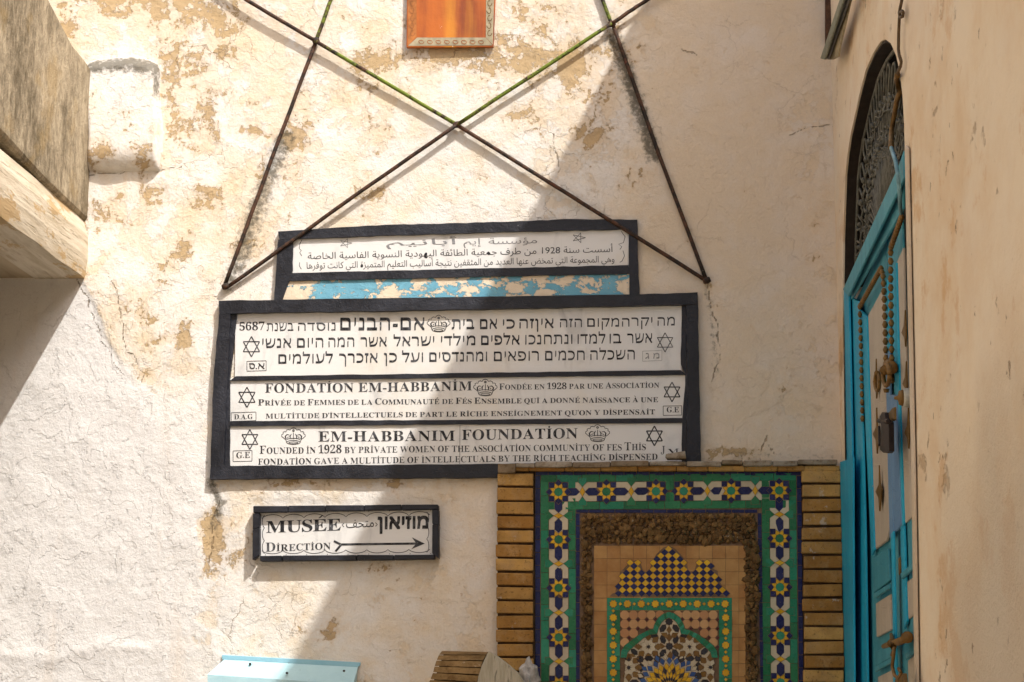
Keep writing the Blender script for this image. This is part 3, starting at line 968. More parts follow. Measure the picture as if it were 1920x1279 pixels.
def hexagram(mb, cx, cy, r, w, off, tilt=0):
    for s in (0, math.pi):
        q = [(cx + r*.93*math.sin(s+tilt+2*math.pi*k/3), cy - r*math.cos(s+tilt+2*math.pi*k/3)) for k in range(3)]
        for k in range(3):
            stroke(mb, [q[k], q[(k+1) % 3]], w, off + (.0002 if s else 0))
def frame_box(mb, x0, y0, x1, y1, dy, w, off):
    q = [(x0, y0), (x1, y0+dy), (x1, y1+dy), (x0, y1)]
    for k in range(4): stroke(mb, [q[k], q[(k+1) % 4]], w, off)
def crown(mb, x0, y0, x1, y1, off, w=1.3):
    def q(u, v): return (lerp(x0, x1, u), lerp(y0, y1, v))
    def arcp(cx, cy, rx, ry, a0, a1, n=14):
        return [q(cx + rx*math.cos(lerp(a0, a1, i/n)), cy + ry*math.sin(lerp(a0, a1, i/n))) for i in range(n+1)]
    P_ = math.pi
    stroke(mb, arcp(.5, .86, .27, .12, 0, 2*P_, 24), w, off)               # rim
    stroke(mb, arcp(.5, .88, .19, .05, 0, 2*P_, 20), w*.8, off+.0001)
    stroke(mb, [q(.23, .86), q(.19, .70), q(.10, .60), q(.02, .50), q(.03, .40), q(.09, .36)], w, off)
    stroke(mb, [q(.77, .86), q(.81, .70), q(.90, .60), q(.98, .50), q(.97, .40), q(.91, .36)], w, off)
    L = [(.09,.36),(.08,.26),(.15,.22),(.20,.25),(.22,.14),(.30,.10),(.36,.14),(.42,.04),(.50,.0),(.58,.04),(.64,.14),(.70,.10),(.78,.14),(.80,.25),(.85,.22),(.92,.26),(.91,.36)]
    stroke(mb, [q(*p) for p in L], w, off+.0001)
    for s in (-1, 1):
        stroke(mb, [q(.5+s*.30, .66), q(.5+s*.33, .50), q(.5+s*.26, .40), q(.5+s*.16, .42)], [w*2.2, w*1.8, w*1.4, w*.8], off+.0002)
        stroke(mb, [q(.5+s*.12, .66), q(.5+s*.14, .50), q(.5+s*.08, .36)], [w*.9, w*2.0, w*.8], off+.0002)
        stroke(mb, [q(.5+s*.24, .60), q(.5+s*.20, .52)], w*1.2, off+.0003)
    stroke(mb, [q(.5, .66), q(.5, .30)], w, off+.0002)
    stroke(mb, arcp(.5, .17, .035, .05, 0, 2*P_, 8), w*1.3, off+.0003)
    stroke(mb, arcp(.5, .70, .27, .08, P_, 2*P_, 12), w*.9, off+.0003)

def panel(name, quad, off, parent, mat, n=1):
    mb = MB(); f = [W(*p, off) for p in quad]
    mb.prism(f, back(f, .012), 0, .5)
    return mb.build(name, mat, parent, bevel=.001)

# ------------------------------------------------------------------ Arabic plaque with the blue strip under it
aq = thing('arabic_plaque', W(860, 560), 'narrow marble plaque of Arabic writing in a black border above a flaking blue strip', 'plaque')
fb = MB()
band(fb, [(521,434),(686,423),(977,415),(1064,411),(1195,412)], [(524,449),(738,441),(980,434),(1164,430),(1196,432)], .018, .018, 40)
band(fb, [(521.5,449.2),(518,500),(514,563)], [(549,447.5),(548,512),(529.5,562)], .0175, .018, 8)
band(fb, [(1179,431.5),(1179,496),(1180,552.5)], [(1196,432.2),(1197,496),(1199.5,552)], .0175, .018, 10)
band(fb, [(548.5,512),(1178.5,497)], [(531,527),(1179.5,513)], .0165, .017, 36)
fb.build('frame', M['black'], aq, bevel=.0025, seg=2)
mp = panel('marble_panel', [(549,443.5),(1179,430),(1179,498),(548,513)], .008, aq, M['marble'])
n = 80; mb = MB(); bias = []
for i in range(n):
    t0, t1 = i/n, (i+1)/n
    q = [lp((529.5,527),(1180,513),t0), lp((529.5,527),(1180,513),t1), lp((528.5,562),(1181,552),t1), lp((528.5,562),(1181,552),t0)]
    mb.poly([W(*p, .010) for p in q])
fs_ = mb.build('blue_strip', M['flake'], aq)
a = fs_.data.attributes.new('peel', 'FLOAT', 'POINT')
vals = []
for v in fs_.data.vertices:
    px = to_px(np.array([v.co + root_loc(aq)]))[0][0]
    k = np.interp(px, [525,575,590,680,830,920,950,1040,1080,1130,1180], [.12,.16,-.02,-.01,.03,.04,.13,.14,.05,.06,.10])
    vals.append(float(k))
a.data.foreach_set('value', vals)
t = MB()
arab(t, 'أسست سنة 1928 من طرف جمعية الطائفة اليهودية النسوية الفاسية الخاصة', 577, 1149, 486, 472.5, 17, .0085)
arab(t, 'وهي المجموعة التي تمخض عنها العديد من المثقفين نتيجة أساليب التعليم المتميزة التي كانت توفرها', 575, 1152, 504, 491.5, 17, .0085)
for s_ in ([(566,450),(562,458),(561,466),(565,470),(562,474),(566,480)], [(562,492),(561,498),(565,505)],
           [(1165,434),(1172,444),(1169,455),(1160,458),(1166,463),(1162,468)], [(1168,470),(1171,480),(1166,490),(1162,492)]):
    stroke(t, s_, 1.1, .0085)
t.build('lettering', M['ink'], mp)
t = MB()
arab(t, 'مؤسسة', 916, 1007, 458, 456, 16, .0085); arab(t, 'إيم', 869, 902, 459, 458, 16, .0085); arab(t, 'أبانيم', 724, 856, 461, 458, 16, .0085)
t.build('lettering', M['faint'], mp)
for (cx, cy, r) in ((648, 456, 12), (1085, 446, 13)):
    t = MB(); q = [(cx + r*math.sin(.3+4*math.pi*k/5), cy - r*.75*math.cos(.3+4*math.pi*k/5)) for k in range(5)]
    for k in range(5): stroke(t, [q[k], q[(k+1) % 5]], .9, .0085+.0001*k)
    t.build('star', M['faint'] if cx < 700 else M['ink'], mp)

# ------------------------------------------------------------------ the foundation sign
fsn = thing('foundation_sign', W(860, 895), 'large black framed sign with three white marble panels in Hebrew, French and English', 'sign')
fb = MB()
band(fb, [(410,564),(514,562),(895,557),(1199,552),(1308,548)], [(411,589),(445,587),(895,580),(1278,571.5),(1309,571)], .026, .026, 44)
band(fb, [(410.5,589.2),(399.5,716),(395,873)], [(432,589),(426,716),(419,873)], .026, .026, 16)
band(fb, [(432.2,588.5),(426.2,716),(419.2,873)], [(444,588),(431,713),(431,873)], .014, .014, 12)
band(fb, [(1287,572),(1288,690),(1288,858),(1288,876)], [(1309,571.5),(1311,690),(1314,852),(1314,880)], .026, .026, 16)
band(fb, [(1278,572.5),(1276,694),(1287,703),(1278,793),(1278,876)], [(1286.5,572.5),(1287.5,694),(1287.6,703),(1287.6,793),(1287.6,876)], .0155, .016, 14)
band(fb, [(395,873.5),(600,872.5),(928,869.5),(1314,866)], [(393,899),(562,897),(875,896),(1314,890)], .026, .026, 40)
fb.build('frame', M['black'], fsn, bevel=.003, seg=2)
for A, B in ((((442,705.5),(1276,694)), ((431,714),(1287,703))), (((429,790),(1286,784)), ((431,799),(1278,793)))):
    d = MB(); band(d, list(A), list(B), .0125, .0125, 34, .6); d.build('divider', M['black'], fsn, bevel=.002, seg=2)
def signpanel(q): return panel('marble_panel', q, .006, fsn, M['marble'])
O = .0066
p1 = signpanel([(441,584),(1280,568),(1278,697),(440,709)])
t = MB()
latin(t, '5687', 449, 496, 619.5, 619, 15, 15, O)
for w_, a_, b_, y_, h_, hv in (('נוסדה', 559,629,620.5,15,.05), ('בשנת', 500,550,621,15,.05), ('אם-הבנים', 638,796,620,24,.12), ('בית',847,889,618,19,.11),
     ('אם',900,932,617.5,19,.11), ('כי',943,965,617,18,.10), ('איןזה',974,1038,616,18,.10), ('הזה',1050,1091,614,16,.07), ('המקום',1101,1180,613,16,.06), ('יקר',1184,1223,611.5,16,.06), ('מה',1233,1265,611,16,.06)):
    hebrew(t, w_, a_, b_, y_, y_-.6, h_, O, hv)
yb = lambda x: lerp(653, 643, (x-492)/731)
for w_, a_, b_, hv in (('אנשי',492,546,.10),('היום',557,606,.10),('המה',616,664,.10),('אשר',676,725,.10),('ישראל',738,814,.10),('מילדי',827,891,.11),('אלפים',902,974,.12),('ונתחנכו',985,1073,.07),('למדו',1083,1135,.07),('בו',1143,1165,.06),('אשר',1176,1223,.06)):
    hebrew(t, w_, a_, b_, yb(a_), yb(b_), 18, O, hv)
yb3 = lambda x: lerp(682.5, 674, (x-522)/668)
for w_, a_, b_, hv in (('לעולמים',522,624,.10),('אזכרך',636,708,.10),('כן',720,744,.10),('ועל',754,793,.10),('ומהנדסים',805,913,.10),('רופאים',926,1010,.06),('חכמים',1022,1096,.07),('השכלה',1107,1190,.06)):
    hebrew(t, w_, a_, b_, yb3(a_), yb3(b_), 18, O, hv)
t.build('lettering', M['ink'], p1)
def star_part(cx, cy, r, par, w=2.0, mat='ink', tilt=0):
    s = MB(); hexagram(s, cx, cy, r, w, O, tilt); s.build('star', M[mat], par)
def crown_part(x0, y0, x1, y1, par):
    s = MB(); crown(s, x0, y0, x1, y1, O); s.build('crown', M['ink'], par)
star_part(471.5, 650, 19, p1); star_part(1247, 642, 18, p1, 1.5)
crown_part(800, 591, 845, 623, p1)
def boxed(par, x0, y0, x1, y1, dy, fn, w=1.1, mat='ink'):
    s = MB(); frame_box(s, x0, y0, x1, y1, dy, w, O); fn(s); s.build('initials_box', M[mat], par)
boxed(p1, 463, 677.5, 499, 696, -1, lambda s: (hebrew(s, 'א', 484, 496, 692, 692, 11, O+.0003, .1), hebrew(s, 'ס', 467, 478, 692, 692, 11, O+.0003, .1), stroke(s, [(479.5,691),(481.8,691)], 2, O+.0003)))
boxed(p1, 1205, 658.5, 1241, 677.5, -1.5, lambda s: (hebrew(s, 'מ', 1225, 1236, 672.5, 672, 10, O+.0003, .06), hebrew(s, 'ג', 1210, 1217, 673, 673, 11, O+.0003, .06)), .6, 'faint')
p2 = signpanel([(428,710),(1289,699),(1288,786.5),(427,793.5)])
t = MB()
latin(t, 'FONDATİON', 497, 663, 736.5, 735, 17, 17, O); latin(t, 'EM-HABBANİM', 672, 885, 735, 732, 17, 17, O)
latin(t, 'Fondée en 1928 par une Association', 936, 1236, 731, 727, 11.5, 9.4, O)
latin(t, 'Privée de Femmes de la Communauté de Fés Ensemble qui a donné naissance à une', 484, 1234, 760.5, 754, 11.5, 9.2, O)
latin(t, 'multitude d\'intellectuels de part le riche enseignement qu\'on y dispensait', 498, 1228, 785, 777, 9.4, 9.2, O)
t.build('lettering', M['ink'], p2)
star_part(463, 745, 19, p2); star_part(1260, 735, 18.5, p2)
crown_part(887, 711, 933, 743, p2)
boxed(p2, 433.5, 774, 480, 790, -1.5, lambda s: latin(s, 'D.A.G', 439, 474, 786, 785.5, 9, 9, O))
boxed(p2, 1243.5, 761.5, 1278, 779, -.6, lambda s: latin(s, 'G.E', 1250, 1273, 773.5, 773, 10, 10, O))
p3 = signpanel([(428,796),(1281,790),(1281,868),(428,876)])
t = MB()
latin(t, 'EM-HABBANIM', 597, 853, 828, 826.5, 19, 19, O); latin(t, 'FOUNDATİON', 866, 1083, 825, 822, 19, 19, O)
t.build('lettering', M['ink'], p3)
t = MB()
latin(t, 'Founded in 1928 by private women of the association community of fes This', 487, 1211, 851, 844, 15, 11.5, O, .012)
latin(t, 'fondation gave a multitude of intellectuals by the rich teaching dispensed', 484, 1233, 871.5, 862, 11.5, 11.2, O, .012)
latin(t, 'J', 1239, 1247, 850, 850, 14, 14, O, .022); latin(t, 'M.', 1252, 1276, 851, 850, 9, 9, O, .022)
stroke(t, [(862.4,797.5),(862,870)], .8, O+.0004)
t.build('lettering', M['ink'], p3)
star_part(468.5, 824, 18.5, p3); star_part(1227, 817.5, 18.5, p3, 2.3)
crown_part(527, 802, 573.5, 834, p3); crown_part(1097, 796, 1144, 829, p3)
boxed(p3, 437, 845.5, 472.5, 865.5, -.8, lambda s: latin(s, 'G.E', 443, 469, 859, 858, 11, 11, O))

# ------------------------------------------------------------------ museum direction sign
ms = thing('direction_sign', W(648, 1050), 'small museum direction sign with a right pointing arrow in a black tile frame', 'sign')
def pieces(A, B, cuts):
    mb = MB()
    for a, b_ in zip(cuts, cuts[1:]):
        e = .0015
        q = [lp(*A, a+e), lp(*A, b_-e), lp(*B, b_-e), lp(*B, a+e)]
        q = [(x+rng.uniform(-.5, .5), y+rng.uniform(-.5, .5)) for x, y in q]
        o_ = .040 + rng.uniform(-.002, .002)
        f = [W(*p, o_) for p in q]; mb.prism(f, back(f, .040))
    return mb
OT = [(474,949),(822,945.5),(822,1049),(473,1052.5)]; IN = [(487,961),(810,955),(810,1040),(487,1042)]
pieces(((474,949),(822,945.5)), ((474,961),(822,955)), [0,.19,.39,.60,.80,1]).build('frame_edge', M['black'], ms, bevel=.002)
pieces(((473,1042.5),(822,1039.5)), ((473,1052.5),(822,1049)), [.04,.16,.56,.76,.98]).build('frame_edge', M['black'], ms, bevel=.002)
pieces(((474,962),(473,1051)), ((486.5,962),(486.5,1041.5)), [0,.35,.99]).build('frame_edge', M['black'], ms, bevel=.002)
pieces(((810.5,956),(810.5,1039)), ((822,956),(822,1048)), [0,.32,.99]).build('frame_edge', M['black'], ms, bevel=.002)
mp = panel('marble_panel', [(484,957),(813,951),(813,1043),(484,1046)], .016, ms, M['marble'])
OM = .0166
t = MB()
latin(t, 'MUSÉE', 499, 639, 999.5, 994.5, 22, 22, OM, -.006, .03)
hebrew(t, 'מוזיאון', 708, 803, 993, 991.5, 24, OM, .15, -.022)
arab(t, 'متحف', 649, 701, 990, 988, 24, OM)
stroke(t, [(645,981),(641.5,984.5),(645,988)], 1.5, OM); stroke(t, [(704,980),(707.5,983.5),(704,987)], 1.5, OM)
latin(t, 'Direction', 498, 620, 1034.5, 1030, 17, 12.5, OM)
t.build('lettering', M['ink'], mp)
t = MB()
stroke(t, [(639,1021),(785,1019.2)], 4.2, OM)
t.poly([W(*p, OM+.0003) for p in ((796.5,1019.3),(772,1007.5),(780.5,1019),(771,1030))])
stroke(t, [(640,1021.5),(626,1014.5)], 4, OM+.0002); stroke(t, [(640,1021),(629,1034)], 4, OM+.0004)
t.build('arrow', M['ink'], mp)
t = MB()
def wavy(a, b_, n, amp, sgn):
    pts = []
    for i in range(n*10+1):
        u = i/(n*10); ph = (u*n) % 1
        v = amp*(1-abs(math.sin(math.pi*ph))**.6)
        p = lp(a, b_, u); d = (b_[0]-a[0], b_[1]-a[1]); L = math.hypot(*d)
        pts.append((p[0]-d[1]/L*v*sgn, p[1]+d[0]/L*v*sgn))
    stroke(t, pts, 1.2, OM)
wavy((491,965.5),(806,959),8,7,1); wavy((491,1038.5),(806,1036),8,-6,1)
wavy((492,966),(492,1038),3,4,-1); wavy((804,960),(804,1036),3,4,1)
for i in range(9):
    for yy in (lerp(962,957,i/8), lerp(1040.5,1038,i/8)):
        x_ = lerp(493,803,i/8)+4
        stroke(t, [(x_,yy),(x_+1.4,yy)], 1.4, OM+.0003)
t.build('border_line', M['ink'], mp)

# ------------------------------------------------------------------ rusty plate at the top
rp = thing('enamel_plate', W(846, 88), 'rusted orange metal plate with a faded scroll border at the top of the wall', 'plate')
OP = .02
f = [W(*p, OP) for p in ((764,-120),(934,-120),(925,88),(762,89))]
mb = MB(); mb.prism(f, back(f, .014), 0, .5, cap=True); mb.build('sheet', M['rust'], rp, bevel=.0015)
mb = MB()
mb.poly([W(*p, OP+.0012) for p in ((912,-120),(930,-120),(924,84),(911,70))], 0)
mb.poly([W(*p, OP+.0012) for p in ((765,86),(923,85),(911,70.5),(782,70.5))], 0)
mb.poly([W(*p, OP+.0012) for p in ((766,-120),(781,-120),(781,70),(764.5,85.5))], 1)
for i in range(8):
    x_ = 790+16*i
    if x_ < 908:
        stroke(mb, [(x_+5*math.cos(k*.7), 78+(5.5-.5*k)*math.sin(k*.7)) for k in range(9)], 1.3, OP+.0018+.0001*i, 2)
for i in range(11):
    y_ = 62-14*i
    stroke(mb, [(917.5+(5-.45*k)*math.cos(k*.7+i*3.1), y_+5.5*math.sin(k*.7)) for k in range(9)], 1.3, OP+.0018+.0001*i, 3)
    stroke(mb, [(773+(5-.45*k)*math.cos(k*.7+i*3.1), y_+5.5*math.sin(k*.7)) for k in range(9)], 1.3, OP+.0018+.0001*i, 2)
mb.build('border', [M['orn'], M['orn_orange'], M['orn_line'], M['brass']], rp)

# ------------------------------------------------------------------ tiled wall fountain
ft = thing('tiled_fountain', (W(1255, 1279).x, 0, 0), 'mosaic tiled fountain front with brick piers and a brown stone chip border below the sign', 'fountain')
def fill(name, quad, off, depth, mat):
    mb = MB(); f = [W(*p, off) for p in quad]; mb.prism(f, back(f, depth)); return mb.build(name, mat, ft)
YBOT = 1335
fill('backing', [(933,880),(1577,880),(1586,YBOT),(933,YBOT)], .022, .022, M['mortar'])
TB = .030
fill('tile_bed', [(1003,883),(1502,883),(1506,YBOT),(1004,YBOT)], TB, .006, M['grout'])
TM = ['t_blue','t_green','t_yellow','t_white','t_black','t_brown','t_lblue','t_red','t_terra','t_square','t_teal','grout']
TI = {k: i for i, k in enumerate(TM)}; TMATS = [M[k] for k in TM]
def inset(poly, d):
    cx = sum(p[0] for p in poly)/len(poly); cy = sum(p[1] for p in poly)/len(poly)
    out = []
    for (x, y) in poly:
        L = math.hypot(x-cx, y-cy) or 1
        k = max(0, 1-d/L*1.25); out.append((cx+(x-cx)*k, cy+(y-cy)*k))
    return out
def tile(mb, poly, mat, lvl=0, gap=.55, r=None, base=None):
    base = TB if base is None else base
    o_ = base + .0025 + lvl*.0012 + rng.uniform(-.0004, .0004)
    q = inset(poly, gap)
    tx, ty = rng.uniform(-.00010, .00010), rng.uniform(-.00010, .00010)
    cx = sum(p[0] for p in q)/len(q); cy = sum(p[1] for p in q)/len(q)
    f = [W(*p, o_ + max(-.0009, min(.0009, (p[0]-cx)*tx+(p[1]-cy)*ty))) for p in q]
    if lvl:
        g2 = inset(poly, -.55)
        mb.poly([W(*p, o_-.0008) for p in g2], TI['grout'])
    mb.prism(f, back(f, .0028), TI[mat], r)
def border(name, horiz, c0, cross, stars, links, seg0, seg1, ga, gb, gc, gd, ends=(0, 0)):
    """one straight run of the star border. stars: positions along the run; links[i]: is star i linked to i+1"""
    mb = MB()
    T = (lambda a, b_: (a, b_)) if horiz else (lambda a, b_: (b_, a))
    sk = lambda a: cross(a)
    def pt(a, b_): return T(a, sk(a)+b_)
    # green strips either side
    for (lo, hi) in ((ga, gb), (gc, gd)):
        x_ = seg0
        while x_ < seg1-3:
            w_ = min(rng.choice([30, 34, 46]), seg1-x_)
            if seg1-x_-w_ < 10: w_ = seg1-x_
            tile(mb, [pt(x_, lo), pt(x_+w_, lo), pt(x_+w_, hi), pt(x_, hi)], 't_green' if rng.random() < .75 else 't_teal', 0, .4)
            x_ += w_
    for i, s in enumerate(stars):
        for d in (-1, 1):
            linked = ((links[i] if i < len(links) else ends[1]) if d > 0 else (links[i-1] if i else ends[0]))
            if i == len(stars)-1 and d > 0: linked = ends[1]
            if linked:
                j = i+d
                half = (abs(stars[j]-s)/2) if 0 <= j < len(stars) else 45
                L = half
                tile(mb, [pt(s+d*8, -18), pt(s+d*(L-6.5), -18), pt(s+d*(L-.3), -9), pt(s+d*(L-.3), 9), pt(s+d*(L-6.5), 18), pt(s+d*8, 18)], 't_white', 0, .3)
                tile(mb, [pt(s+d*12, 0), pt(s+d*18, -7), pt(s+d*(L-12), -7), pt(s+d*(L-5), 0), pt(s+d*(L-12), 7), pt(s+d*18, 7)], 't_blue', 1, .2)
                if d > 0 or not (0 <= j < len(stars)):
                    e = s+d*L
                    tile(mb, [pt(e-5, 0), pt(e, -9), pt(e+5, 0), pt(e, 9)], 't_yellow', 2, .2)
                    for q in (-1, 1): tile(mb, [pt(e-7.6, q*26), pt(e-7.6, q*18), pt(e, q*9.8), pt(e+7.6, q*18), pt(e+7.6, q*26)], 't_green' if rng.random() < .6 else 't_teal', 1, .1)
            else:
                tile(mb, [pt(s+d*10.5, 0), pt(s+d*17, -6), pt(s+d*23, 0), pt(s+d*17, 6)], 't_blue', 1, .2)
                if not linked and 0 <= i+d < len(stars):
                    for q in (-1, 1): tile(mb, [pt(s+d*12, q*19), pt(s+d*26, q*19), pt(s+d*26, q*2), pt(s+d*20, q*2)], 't_green', 0, .3)
        star_tile(mb, pt, s)
    return mb.build(name, TMATS, ft)
def star_tile(mb, pt, s):
    bg = [pt(s-20, -18), pt(s+20, -18), pt(s+20, 18), pt(s-20, 18)]
    for q in (-1, 1):
        tile(mb, [pt(s, q*10.5), pt(s+6.3, q*17), pt(s, q*23.5), pt(s-6.3, q*17)], 't_blue', 3, .2)
        for d in (-1, 1): tile(mb, [pt(s+d*8, q*8), pt(s+d*17.8, q*8), pt(s+d*17.8, q*17.8), pt(s+d*8, q*17.8)], 't_blue', 2, .2)
    pts_ = []
    for k in range(16):
        r_ = 17.2 if k % 2 else 10.8
        a = math.pi/8*k
        pts_.append(pt(s+r_*math.cos(a), r_*math.sin(a)))
    pts_ = pts_
    # yellow eight-pointed ring, one tile per point
    for k in range(8):
        a = math.pi/4*k + math.pi/8
        rr = [(7.6, a-math.pi/8), (12.4, a-math.pi/8*.98), (17.3, a), (12.4, a+math.pi/8*.98), (7.6, a+math.pi/8)]
        rr = [(8.0, a-math.pi/8), (16.6, a), (8.0, a+math.pi/8)] if False else [(8.2, a-math.pi/8), (11.3, a-math.pi/8*.95), (17, a), (11.3, a+math.pi/8*.95), (8.2, a+math.pi/8)]
        tile(mb, [pt(s+r_*math.cos(b_), r_*math.sin(b_)) for r_, b_ in rr], 't_yellow', 4, .25)
    tile(mb, [pt(s+8.6*math.cos(math.pi/4*k+math.pi/8), 8.6*math.sin(math.pi/4*k+math.pi/8)) for k in range(8)], 't_green' if rng.random() < .7 else 't_teal', 4, .3)
cL = lambda a: 1047 + (a-922)*.003
cR = lambda a: 1461 + (a-919)*.008
cT = lambda a: 922.5 - (a-1047)*.007
border('star_border', True, 0, cT, [1047,1137,1230,1282,1371,1461], [True,True,False,True,True], 1014, 1493, -32, -18.6, 18.6, 33)
border('star_border', False, 0, cL, [922.5,1011.5,1102.5,1195,1285], [True,True,True,True], 900, YBOT, -33.5, -18.6, 18.6, 32, (0, 1))
border('star_border', False, 0, cR, [919.5,1009.5,1101,1192,1280], [True,True,True,True], 900, YBOT, -33, -18.6, 18.6, 32, (0, 1))
mb = MB()
for i in range(21): tile(mb, [(1004+23.7*i,884), (1004+23.7*(i+1),884), (1004+23.7*(i+1),891.5), (1004+23.7*i,891.5)], 't_blue')
for i in range(19):
    a, b_ = 892+24*i, 892+24*(i+1)
    k = lambda y: (y-892)*.004
    if b_ > YBOT: break
    tile(mb, [(1003.5,a),(1013,a),(1013,b_),(1003.5,b_)], 't_blue')
    k2 = lambda y: (y-892)*.010
    tile(mb, [(1494+k2(a),a),(1502.5+k2(a),a),(1502.5+k2(b_),b_),(1494+k2(b_),b_)], 't_blue')
mb.build('cobalt_edging', TMATS, ft)
mb = MB()
for i in range(14): tile(mb, [(1080+24.3*i,955.5),(1080+24.3*(i+1),955.5),(1080+24.3*(i+1),961.5),(1080+24.3*i,961.5)], 't_blue')
for i in range(16):
    a, b_ = 962+24*i, 962+24*(i+1)
    if b_ > YBOT: break
    tile(mb, [(1079.8,a),(1087,a),(1087,b_),(1079.8,b_)], 't_blue')
    k2 = lambda y: (y-962)*.016
    tile(mb, [(1420.5+k2(a),a),(1427.5+k2(a),a),(1427.5+k2(b_),b_),(1420.5+k2(b_),b_)], 't_blue')
mb.build('cobalt_edging', TMATS, ft)
# stone chip border
def chip(mb, cx, cy, r, off):
    bm = bmesh.new()
    bmesh.ops.create_icosphere(bm, subdivisions=1, radius=1)
    sx, sy, sz = rng.uniform(.75, 1.3), rng.uniform(.5, .95), rng.uniform(.7, 1.15)
    R_ = Matrix.Rotation(rng.uniform(0, 6.3), 3, Vector((rng.uniform(-1, 1), rng.uniform(-1, 1), rng.uniform(-1, 1))).normalized())
    c = W(cx, cy, off)
    vs = []
    for v in bm.verts:
        p = v.co*rng.uniform(.72, 1.2)
        p = R_ @ Vector((p.x*sx, p.y*sy, p.z*sz)); vs.append(c + Vector((p.x*r, p.y*r*.8, p.z*r)))
    mb.raw(vs, [tuple(v.index for v in f.verts) for f in bm.faces], 0)
    bm.free()
mb = MB()
def chips(x0_, y0_, x1_, y1_, st):
    y_ = y0_
    while y_ < y1_:
        x_ = x0_ + rng.uniform(0, st*.5)
        while x_ < x1_:
            chip(mb, min(x1_, max(x0_, x_+rng.uniform(-2, 2))), min(y1_, max(y0_, y_+rng.uniform(-2, 2))), rng.uniform(.0085, .0165), rng.uniform(.030, .044))
            x_ += st*rng.uniform(.75, 1.2)
        y_ += st*.82
chips(1093, 968, 1414, 1017, 9.5); chips(1093, 1020, 1109, YBOT, 9); chips(1400, 1020, 1420, YBOT, 9)
mb.build('stone_chip_border', M['rubble'], ft)
# terracotta field
TF = .033
fill('field_bed', [(1110,1020),(1397,1020),(1399,YBOT),(1110,YBOT)], TF, .004, M['grout'])
mb = MB()
for j in range(13):
    for i in range(12):
        a, b_ = 1113.5+24.7*i, 1023+24.6*j
        if a > 1392: continue
        if 1140 < a+12 < 1372 and b_ > 1125: continue
        tile(mb, [(a,b_),(min(a+24.7,1398),b_),(min(a+24.7,1398),b_+24.6),(a,b_+24.6)], 't_square', 0, .35, None, TF)
mb.build('terracotta_field', TMATS, ft)
def cz(p): return (1080+p[0]*.21028, 1010+p[1]*.21028)
SIL = [cz(p) for p in [(300,515),(320,492),(352,480),(358,430),(395,372),(390,300),(432,262),(475,215),(535,192),(580,232),(602,298),(655,292),(672,222),(715,142),(775,82),(825,60),(875,82),(932,138),(985,205),(1000,292),(1055,292),(1072,232),(1130,190),(1182,212),(1225,270),(1265,290),(1265,352),(1305,430),(1325,480),(1362,500),(1350,520)]]
def inside(p, poly):
    c = False; n = len(poly); j = n-1
    for i in range(n):
        xi, yi = poly[i]; xj, yj = poly[j]
        if (yi > p[1]) != (yj > p[1]) and p[0] < (xj-xi)*(p[1]-yi)/(yj-yi)+xi: c = not c
        j = i
    return c
mb = MB()
mb.poly([W(*p, TF+.0042) for p in SIL], TI['grout'])
for j in range(0, 14):
    for i in range(-16, 17):
        hx = 34.3*i + 0; yy = 92 + 30.5*j
        if (i+j) % 2: continue
        c = cz((825+hx, yy))
        if not inside(c, SIL): continue
        mat = 't_yellow' if j % 2 == 0 else 't_blue'
        tile(mb, [(c[0],c[1]-6.4),(c[0]+7.1,c[1]),(c[0],c[1]+6.4),(c[0]-7.1,c[1])], mat, 2, .4, None, TF)
mb.build('checker_crest', TMATS, ft)
# green frame with yellow stars
mb = MB()
GF = TF + .002
ox0, ox1, ix0, ix1, oy, iy = 1138, 1372.5, 1162.5, 1348, 1121, 1144.5
def strip(p, q, w0, w1, horiz):
    x_ = p
    while x_ < q-2:
        w_ = min(rng.choice([24, 26, 38]), q-x_)
        if q-x_-w_ < 9: w_ = q-x_
        P4 = [(x_,w0),(x_+w_,w0),(x_+w_,w1),(x_,w1)] if horiz else [(w0,x_),(w1,x_),(w1,x_+w_),(w0,x_+w_)]
        tile(mb, P4, 't_teal' if rng.random() < .8 else 't_green', 0, .25, None, GF); x_ += w_
strip(ox0, ox1, oy, 1133, True); strip(ox0, ox1, 1133, iy, True)
strip(iy, YBOT, ox0, 1150, False); strip(iy, YBOT, 1150, ix0, False); strip(iy, YBOT, ix1, 1360, False); strip(iy, YBOT, 1360, ox1, False)
def ystar(cx, cy, r=7.6):
    tile(mb, [(cx+(r if k % 2 == 0 else r*.76)*math.cos(math.pi/8*k+.39), cy+(r if k % 2 == 0 else r*.76)*math.sin(math.pi/8*k+.39)) for k in range(16)], 't_yellow', 2, .15, None, GF)
def ydot(cx, cy):
    tile(mb, [(cx,cy-3.2),(cx+3.2,cy),(cx,cy+3.2),(cx-3.2,cy)], 't_yellow', 2, .1, None, GF)
sxs = [1150+26.2*i for i in range(9)]
for i, x_ in enumerate(sxs):
    ystar(x_, 1132.4)
    if i < 8: ydot(x_+13.1, 1132.4)
for i in range(1, 9):
    y_ = 1132.4+25.8*i
    if y_ > YBOT-8: break
    for x_ in (1149.8, 1360.6+.05*i): ystar(x_, y_); ydot(x_, y_-12.9)
mb.build('star_frame', TMATS, ft)
